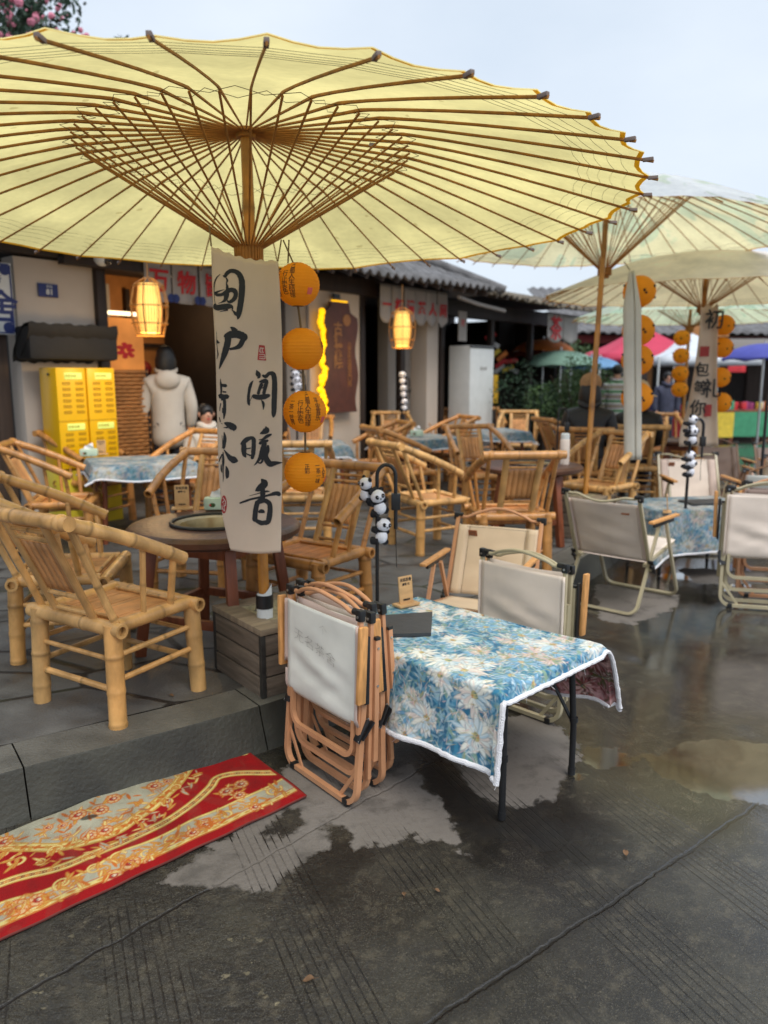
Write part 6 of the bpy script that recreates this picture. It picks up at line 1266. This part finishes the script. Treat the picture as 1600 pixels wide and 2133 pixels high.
def person(label, loc, head, pose='stand', coat=None, trousers=None, hair='long', hat=None, H=1.64, group=None, lean=0.0, arms='down', stripes=False):
    """forward is +y; body one continuous surface, clothes and hair its children"""
    s = thing('person', label, 'person', loc, head, group); k = H/1.64; sit = pose == 'sit'; hip = .50 if sit else .86; f = lean
    def p(x, y, z): return (x*k, (y+f*(z-hip))*k if z > hip else y*k, z*k)
    kz = hip+.03
    J = [(p(0, 0, hip), (.125, .095)), (p(0, 0, hip+.14), (.115, .085)), (p(0, 0, hip+.32), (.13, .09)), (p(0, 0, hip+.46), (.115, .08)), (p(0, .005, hip+.53), (.05, .05)), (p(0, .02, hip+.60), (.05, .055)), (p(0, .03, hip+.68), (.072, .088)), (p(0, .025, hip+.755), (.060, .072))]
    E_ = [(i, i+1) for i in range(7)]
    for sg in (-1, 1):
        if arms == 'front': A = [(p(sg*.17, 0, hip+.45), .05), (p(sg*.24, .04, hip+.2), .042), (p(sg*.14, .24, hip+.16), .034), (p(sg*.10, .31, hip+.18), .024)]
        else: A = [(p(sg*.17, 0, hip+.45), .05), (p(sg*.225, .0, hip+.18), .042), (p(sg*.22, .06, hip-.06), .032), (p(sg*.215, .075, hip-.13), .026)]
        n = len(J); J += A; E_ += [(3, n), (n, n+1), (n+1, n+2), (n+2, n+3)]; hand = J[n+3][0]; wrist = J[n+2][0]
        d = (Vector(hand)-Vector(wrist)).normalized(); sd = Vector((1, 0, 0)) if arms != 'front' else Vector((1, 0, 0)); q = n+3
        for i, (o_, L_) in enumerate(((-.018, .065), (-.006, .075), (.006, .07), (.018, .055))):
            a = Vector(hand)+sd*o_*1.0+d*.012; J.append((tuple(a), .009)); J.append((tuple(a+d*L_*.5), .0085)); J.append((tuple(a+d*L_+Vector((0, .012, -.004))), .007)); E_ += [(q, len(J)-3), (len(J)-3, len(J)-2), (len(J)-2, len(J)-1)]
        a = Vector(wrist)+(Vector(hand)-Vector(wrist))*.5; J.append((tuple(Vector(hand)+sd*(-sg*.02)+Vector((0, .02, 0))), .009)); J.append((tuple(Vector(hand)+sd*(-sg*.03)+Vector((0, .038, 0))+d*.02), .007)); E_ += [(q, len(J)-2), (len(J)-2, len(J)-1)]
        n = len(J)
        if sit: Lg = [(p(sg*.09, .03, hip-.02), .085), (p(sg*.12, .42, hip-.01), .06), (p(sg*.12, .44, .10), .042), (p(sg*.12, .56, .05), .035)]
        else: Lg = [(p(sg*.09, 0, hip-.05), .085), (p(sg*.10, .01, .46), .055), (p(sg*.10, 0, .09), .038), (p(sg*.11, .13, .04), .033)]
        J += Lg; E_ += [(0, n), (n, n+1), (n+1, n+2), (n+2, n+3)]
    body = skinned('body', J, E_, m_skin, s, 2)
    hc = Vector(p(0, .035, hip+.70))
    fb = MB(); fb.ball(hc+Vector((0, .082*k, -.005)), (.012, .016, .02), 10); fb.build('nose', m_skin, s); fb = MB()
    for sg in (-1, 1): fb.ball(hc+Vector((sg*.028, .078*k, .02)), (.010, .006, .006), 8)
    fb.build('eyes', m_ink, s); MB().ball(hc+Vector((0, .078*k, -.045)), (.022, .008, .005), 8).build('mouth', m_red, s); fb = MB()
    for sg in (-1, 1): fb.ball(hc+Vector((sg*.076, -.005, 0)), (.012, .018, .028), 8)
    fb.build('ears', m_skin, s)
    b = MB(); b.ball(hc+Vector((0, -.016, .028)), (.094*k, .104*k, .098*k), 18)
    if hair == 'long': b.ball(hc+Vector((0, -.055, -.06)), (.112*k, .075*k, .17*k), 16)
    if hair == 'bun': b.ball(hc+Vector((0, -.09, .07)), (.045, .045, .045), 12)
    b.v = [(x, min(y, hc.y+.055) if z < hc.z+.05 else y, z) for x, y, z in b.v]; b.build('hair', m_hair, s)
    if hat: m_, br = hat; b = MB(); b.lathe([(.100, -.01), (.112, .03), (.108, .07), (.08, .12), (.03, .145), (.001, .15)], 24, c=tuple(hc+Vector((0, -.012, .03)))); br and b.lathe([(.10, .0), (.19, -.03), (.19, -.036), (.10, -.006)], 28, c=tuple(hc+Vector((0, -.012, .03))), cap=False); b.build('hat', m_, s)
    if coat:
        cJ = [(p(0, 0, hip-(.28 if not sit else .03)), (.205, .16)), (p(0, 0, hip+.1), (.185, .145)), (p(0, 0, hip+.3), (.195, .14)), (p(0, -.0, hip+.46), (.165, .11)), (p(0, -.01, hip+.55), (.085, .085))]; cE = [(i, i+1) for i in range(4)]
        for sg in (-1, 1):
            n = len(cJ)
            A = [(p(sg*.19, 0, hip+.44), .085), (p(sg*.255, .04, hip+.2), .075), (p(sg*.15, .22, hip+.16), .055)] if arms == 'front' else [(p(sg*.19, 0, hip+.44), .085), (p(sg*.25, .0, hip+.18), .075), (p(sg*.235, .055, hip-.05), .055)]
            cJ += A; cE += [(3, n), (n, n+1), (n+1, n+2)]
        c_ = skinned('coat', cJ, cE, coat, s, 2)
        b = MB(); b.tube([(p(x, y, z)) for x, y, z in [(.09*cos(a), .02+.085*sin(a), hip+.555+.02*cos(a*2)) for a in np.linspace(0, 2*pi, 17)[:-1]]], .035, 8, closed=True); b.build('collar', coat, s)
        if coat is m_coatw:
            b = MB(); b.ball(p(0, -.12, hip+.47), (.13*k, .06*k, .10*k), 16); b.build('hood', coat, s)
            pass
    if trousers:
        tJ = [(p(0, 0, hip), (.11, .09))]; tE = []
        for sg in (-1, 1):
            n = len(tJ); tJ += [(p(sg*.09, .03, hip-.02), .10), (p(sg*.12, .42, hip-.0), .075), (p(sg*.12, .44, .12), .06)] if sit else [(p(sg*.085, 0, hip-.05), .08), (p(sg*.10, .01, .46), .075), (p(sg*.10, 0, .10), .065)]; tE += [(0, n), (n, n+1), (n+1, n+2)]
        skinned('trousers', tJ, tE, trousers, s, 2)
    b = MB()
    for sg in (-1, 1): y0 = .50 if sit else .06; b.ball(p(sg*.115, y0, .045), (.048, .12, .045), 12)
    b.build('shoes', m_cap, s); return s
m_den = mat('dark_trousers', C(40, 42, 52), .8, .2, 8)
person('person in white puffer coat with black hair, back to us in the opening', (-2.33, 8.35, KZ), 110, coat=m_coatw, trousers=m_den, H=1.66)
person('small dark haired person in pale clothes behind the brush banner by the opening', (-1.88, 8.15, KZ), -60, pose='sit', coat=m_coatw, trousers=m_den, hair='bun', H=1.35, arms='front')
person('person in black coat with beige knitted hat leaning forward on a bamboo chair', (2.12, 8.02, KZ), 72, pose='sit', coat=m_coatb, trousers=m_den, hat=(m_knit, False), H=1.7, lean=.2, arms='front')
person('person in black coat with pale brimmed hat seated behind the pale folded banner', (2.80, 8.50, KZ), 75, pose='sit', coat=m_coatb, trousers=m_den, hat=(m_straw, True), H=1.6, lean=.08, arms='front')
def striped():
    m, t, N, K, o = newmat('striped_shirt'); p = N('ShaderNodeBsdfPrincipled'); p.inputs['Roughness'].default_value = .9; tc = N('ShaderNodeTexCoord'); sp = N('ShaderNodeSeparateXYZ'); K(tc.outputs['Object'], sp.inputs[0]); ml = N('ShaderNodeMath', operation='MULTIPLY', _1=6.0); K(sp.outputs[2], ml.inputs[0]); fr = N('ShaderNodeMath', operation='FRACT'); K(ml.outputs[0], fr.inputs[0])
    r = N('ShaderNodeValToRGB'); r.color_ramp.interpolation = 'CONSTANT'; e = r.color_ramp.elements; e[0].position = 0; e[0].color = (*C(106, 152, 116), 1); e[1].position = .3; e[1].color = (*C(220, 216, 214), 1)
    for ps, c in ((.42, C(150, 110, 150)), (.52, C(176, 166, 136)), (.72, C(150, 110, 150)), (.82, C(220, 216, 214))): q = e.new(ps); q.color = (*c, 1)
    K(fr.outputs[0], r.inputs[0]); K(r.outputs[0], p.inputs['Base Color']); K(p.outputs[0], o.inputs[0]); return m
m_str = striped()
person('standing person in a green and white striped top beyond the seated pair', (4.1, 13.7, .1), 80, coat=m_str, trousers=m_den, hair='short', H=1.62)
for i, (x, y, c_, lb) in enumerate([(6.0, 16.5, (60, 62, 80), 'distant person in a dark blue top near the white canopy'), (7.2, 17.5, (70, 40, 40), 'distant person in a maroon top at the far stalls'), (5.2, 17.2, (150, 150, 160), 'distant person in grey beside the blue parasol')]):
    person(lb, (x, y, 0), -90+i*30, coat=mat('far_top%d' % i, C(*c_), .8), trousers=m_den, hair='short', H=1.62)
# ================================================================== the far side of the square
def awning(label, c, w, d, z, top, col, poles=True, nm='canopy_tent'):
    s = thing(nm, label, 'canopy', (c[0], c[1], 0), 90); m = mat(nm+'_'+label[:6].strip(), col, .7, .06, 4, trans=.3); b = MB(); q = [(-w/2, -d/2, z), (w/2, -d/2, z), (w/2, d/2, z), (-w/2, d/2, z)]; vs = []; fs = []
    for i in range(4):
        A, B = Vector(q[i]), Vector(q[(i+1) % 4]); T_ = Vector((0, 0, top)); R = []
        for k in range(9): f = k/8; R.append([A.lerp(B, g)+(T_-A.lerp(B, g))*f-Vector((0, 0, .25*sin(pi*f)*(top-z)*.5)) for g in np.linspace(0, 1, 9)])
        b.grid(R); b.grid([[A.lerp(B, g)+Vector((0, 0, -.16)) for g in np.linspace(0, 1, 9)], [A.lerp(B, g) for g in np.linspace(0, 1, 9)]])
    b.build('fabric', m, s, solid=.004)
    for x, y, _ in q: MB().tube([(x, y, 0), (x, y, z)], .02, 8).build('pole', m_white, s)
    return s
awning('pink canopy tent across the square', (6.05, 18.5), 2.6, 2.6, 2.02, 2.75, C(214, 66, 96)); awning('white canopy tent beside the pink one', (6.9, 17.6), 2.2, 2.2, 1.95, 2.5, C(226, 230, 234))
def parasol(label, c, r, z, col, n=8, col2=None):
    s = thing('parasol', label, 'parasol', (c[0], c[1], 0), 90, 'small fabric parasols across the square'); b = MB(); R = []
    for j in range(9):
        f = j/8; rr = r*sin(f*pi/2*.93)/sin(pi/2*.93); zz = z+r*.42*cos(f*pi/2)
        R.append([((rr*(1-.03*abs(sin(n*a/2))))*cos(a), rr*(1-.03*abs(sin(n*a/2)))*sin(a), zz-(.04*abs(sin(n*a/2)) if j == 8 else 0)*-1) for a in np.linspace(0, 2*pi, n*5+1)])
    b.grid(R); b.build('fabric', mat('parasol_'+str(len(MATS)), col, .7, .1, 6, trans=.35), s, solid=.003); MB().tube([(0, 0, 0), (0, 0, z+r*.42+.06)], .02, 8).build('pole', m_steel, s); b = MB()
    for k in range(n): a = 2*pi*k/n; b.tube([(0, 0, z+r*.3), (r*.95*cos(a), r*.95*sin(a), z+.02)], .006, 5)
    b.build('ribs', m_steel, s)
for lb, u, v, Y, r, c_ in [('orange parasol left in the row behind the shrub', 1132, 722, 15.5, .62, (226, 132, 60)), ('dull red parasol behind the dark bush', 1098, 735, 16.2, .55, (170, 84, 70)), ('pale teal parasol above the feathery shrub', 1168, 752, 14.8, .75, (150, 186, 168)), ('sky blue parasol right of the feathery shrub', 1232, 757, 15.6, .62, (130, 176, 216)), ('violet blue parasol at the right edge of the square', 1592, 738, 14.5, .75, (92, 96, 186))]:
    p_ = D(u, v, Y); parasol(lb, (p_.x, p_.y), r, p_.z-.12, C(*c_))
# long old shop house facing us
HX, HY = 4.2, 23.0; s = thing('far_shop_house', 'long dark shop house with grey tile roof across the square', 'building', (HX, HY, 0), 98)
tiled('roof', 1.0, 24, -1.2, 2.75, 3.2, 4.4, 0, parent=s, per=.3, amp=.03, rows=16); 
hp('wall', m_dark2, [(1, 24, 2.2, 2.4, 0, 3.4)], parent=s); hp('beam', mat('red_beam', C(120, 40, 38), .7), [(1, 24, -.6, -.45, 2.5, 2.72)], parent=s)
for i in range(11): t = 1.2+i*2.2; hp('post', m_dark, [(t-.08, t+.08, -.6, -.45, 0, 2.5)], parent=s)
g = random.Random(8)
for i in range(10): t = 2.3+i*2.2; hp('window', [m_wallg, m_plank, m_tanboard, m_dark][g.randrange(4)], [(t-.5, t+.5, 2.1, 2.19, .7, 2.1)], parent=s)
s2 = thing('far_gable', 'grey tiled roof with moss seen left of the far shop house', 'building', (6.0, 27.5, 0), 90); tiled('roof', 0, 6.5, -1.5, 2.9, 3, 4.6, -.25, parent=s2, per=.3, amp=.03, rows=14, m=mat('mossy_tile', C(120, 122, 100), .9, .4, 2, .6, 20)); hp('wall', m_wallg, [(0, 6.5, 0, .2, 0, 3.2)], parent=s2)
# goods, boxes and signs across the square
CO = [(206, 54, 60), (230, 200, 70), (70, 150, 110), (220, 220, 224), (60, 90, 170), (226, 130, 60), (150, 60, 110), (120, 190, 190)]; gm = [mat('goods_%d' % i, C(*c), .7, .15, 9) for i, c in enumerate(CO)]
for i in range(9):
    x = 6.8+i*1.15+g.uniform(-.2, .2); y = 19.3+g.uniform(-.6, .6); t = thing('market_stall', ['stall with red front', 'stall under a low yellow cloth', 'green edged stall', 'white stall', 'blue fronted stall', 'orange fronted stall', 'purple fronted stall', 'pale blue stall', 'red stall at the far right'][i]+' piled with small goods across the square', 'stall', (x, y, 0)); MB().box((0, 0, .72), (1.0, .6, .05), bevel=.01).build('counter', m_wood, t); MB().box((0, -.29, .4), (1.0, .02, .6)).build('front_cloth', gm[i % 8], t)
    for sx in (-1, 1):
        for sy in (-1, 1): MB().box((sx*.45, sy*.25, .35), (.05, .05, .7)).build('leg', m_wood, t)
    for j in range(7): bx = MB(); bx.box((-.42+j*.14, g.uniform(-.15, .15), .81+g.uniform(0, .05)), (.11, .14, .13+g.random()*.1), bevel=.01); bx.build('goods', gm[g.randrange(8)], t)
for i, (u, v, Y, col, lb) in enumerate([(1020, 795, 13.6, 1, 'upper yellow charging box with lime label on the dark post'), (1020, 825, 13.6, 1, 'lower yellow charging box with lime label on the dark post')]):
    p_ = D(u, v, Y); t = thing('yellow_charging_box', lb, 'box', p_, 60, 'yellow boxes at the end of the eave'); MB().box((0, 0, 0), (.24, .2, .24), bevel=.01).build('body', m_yellow, t); MB().box((0, -.102, .09), (.2, .006, .05)).build('label_plate', m_lime, t)
b0 = D(1020, 820, 13.6); t = thing('display_stand', 'dark stand under the two yellow boxes', 'stand', (b0.x, b0.y, KZ)); MB().box((0, 0, .42), (.3, .26, .84), bevel=.01).build('body', m_dark, t)
for i, (u, v, a, col) in enumerate([(1028, 716, -.5, 3), (1031, 737, .7, 1), (1046, 742, .7, 5), (1043, 757, .6, 0), (1066, 752, .1, 0), (1040, 768, .7, 3), (1058, 768, .4, 1), (1068, 770, -.4, 3), (1022, 700, .4, 0)]):
    p_ = D(u, v, 14.5+i*.1); t = thing('hanging_flag', ['white pennant tilted down', 'yellow pennant', 'orange pennant', 'red pennant', 'long red pennant', 'cream pennant', 'small yellow pennant', 'small white pennant', 'topmost red pennant'][i]+' in the string of bright flags by the dark post', 'flag', p_, 90, 'bright pennants strung at the end of the teahouse'); b = MB(); b.box((0, 0, 0), (.24, .01, .08), Matrix.Rotation(-a, 4, 'Y'), bevel=.003); b.build('cloth', gm[col], t)
t = thing('pennant_line', 'sagging cord carrying the bright pennants beside the dark post', 'cord', D(1020, 695, 14.4)); o_ = -Vector(t.location); MB().tube([D(1015, 690, 14.4)+o_, D(1045, 735, 14.8)+o_, D(1075, 772, 15.4)+o_], .006, 5).build('strand', m_string, t)
for (u, v, Y, w, h, m_, lb) in [(1272, 744, 19.5, .35, .35, m_white, 'small white notice under the pink canopy'), (1535, 765, 20, .45, .25, gm[0], 'small red sign board under the far eave'), (1560, 725, 21, 1.3, .5, m_wallg, 'grey lit window board under the far roof'), (1480, 690, 21, 1.0, .3, m_tanboard, 'tan board high under the far roof')]:
    t = thing('far_sign_board', lb, 'sign', D(u, v, Y)); MB().box((0, 0, 0), (w, .05, h), bevel=.005).build('board', m_, t); MB().box((0, 0, h/2+.01), (w+.04, .06, .03)).build('top_edge', m_dark, t)
for i, (u, Y, h_, lb) in enumerate([(1240, 26, 1.0, 'yellow green shrub left of the orange parasols'), (1215, 20, .9, 'low green bush beyond the shrub')]):
    p_ = D(u, 735, Y); t = thing('distant_bush', lb, 'plant', (p_.x, p_.y, 0)); b = MB(); leaf_cloud(b, (0, 0, p_.z-.3), h_, 1200, .07, 20+i, .7); b.build('foliage', m_leaf, t); MB().tube([(0, 0, 0), (0, 0, p_.z-.3)], .05).build('trunk', m_trunk, t)

g = random.Random(12); m_dl = mat('dry_leaf', C(104, 76, 50), .8, .3, 20)
lf = None
for i, (u, v) in enumerate([(1302, 1772), (905, 1853), (842, 1868), (655, 2040), (352, 1448)]):
    z = KZ+.006 if v == 1448 else .002
    if lf is None:
        b = MB(); R = []
        for a in range(9):
            f = a/8; w_ = .011*sin(pi*min(1, f*1.02))**.8; R.append([(-w_, .034*f, .004+.004*sin(f*5)), (0, .034*f, .001+.004*sin(f*5)), (w_, .034*f, .005+.004*sin(f*5))])
        b.grid(R); b.tube([(0, 0, .003), (0, -.012, .004)], .0007, 4); lf = b.build('dry_leaf', m_dl); o = lf; tag(o, 'small curled dry leaf fallen on the wet ground', 'leaf', 'dry leaves scattered on the ground')
    else: o = lf.copy(); COL.objects.link(o)
    o['label'] = ['single dry leaf right of the floral table, below the long joint', 'dry leaf fallen just below the nearest table leg, right of a pair', 'dry leaf below the folded chairs, left of a pair', 'dry leaf nearest the bottom of the picture', 'dry leaf on the paving beside the cement crate'][i]; o.location = G(u, v, z); o.rotation_euler = (0, 0, g.uniform(0, 6.28)); o.scale = (g.uniform(.5, 1.0),)*3
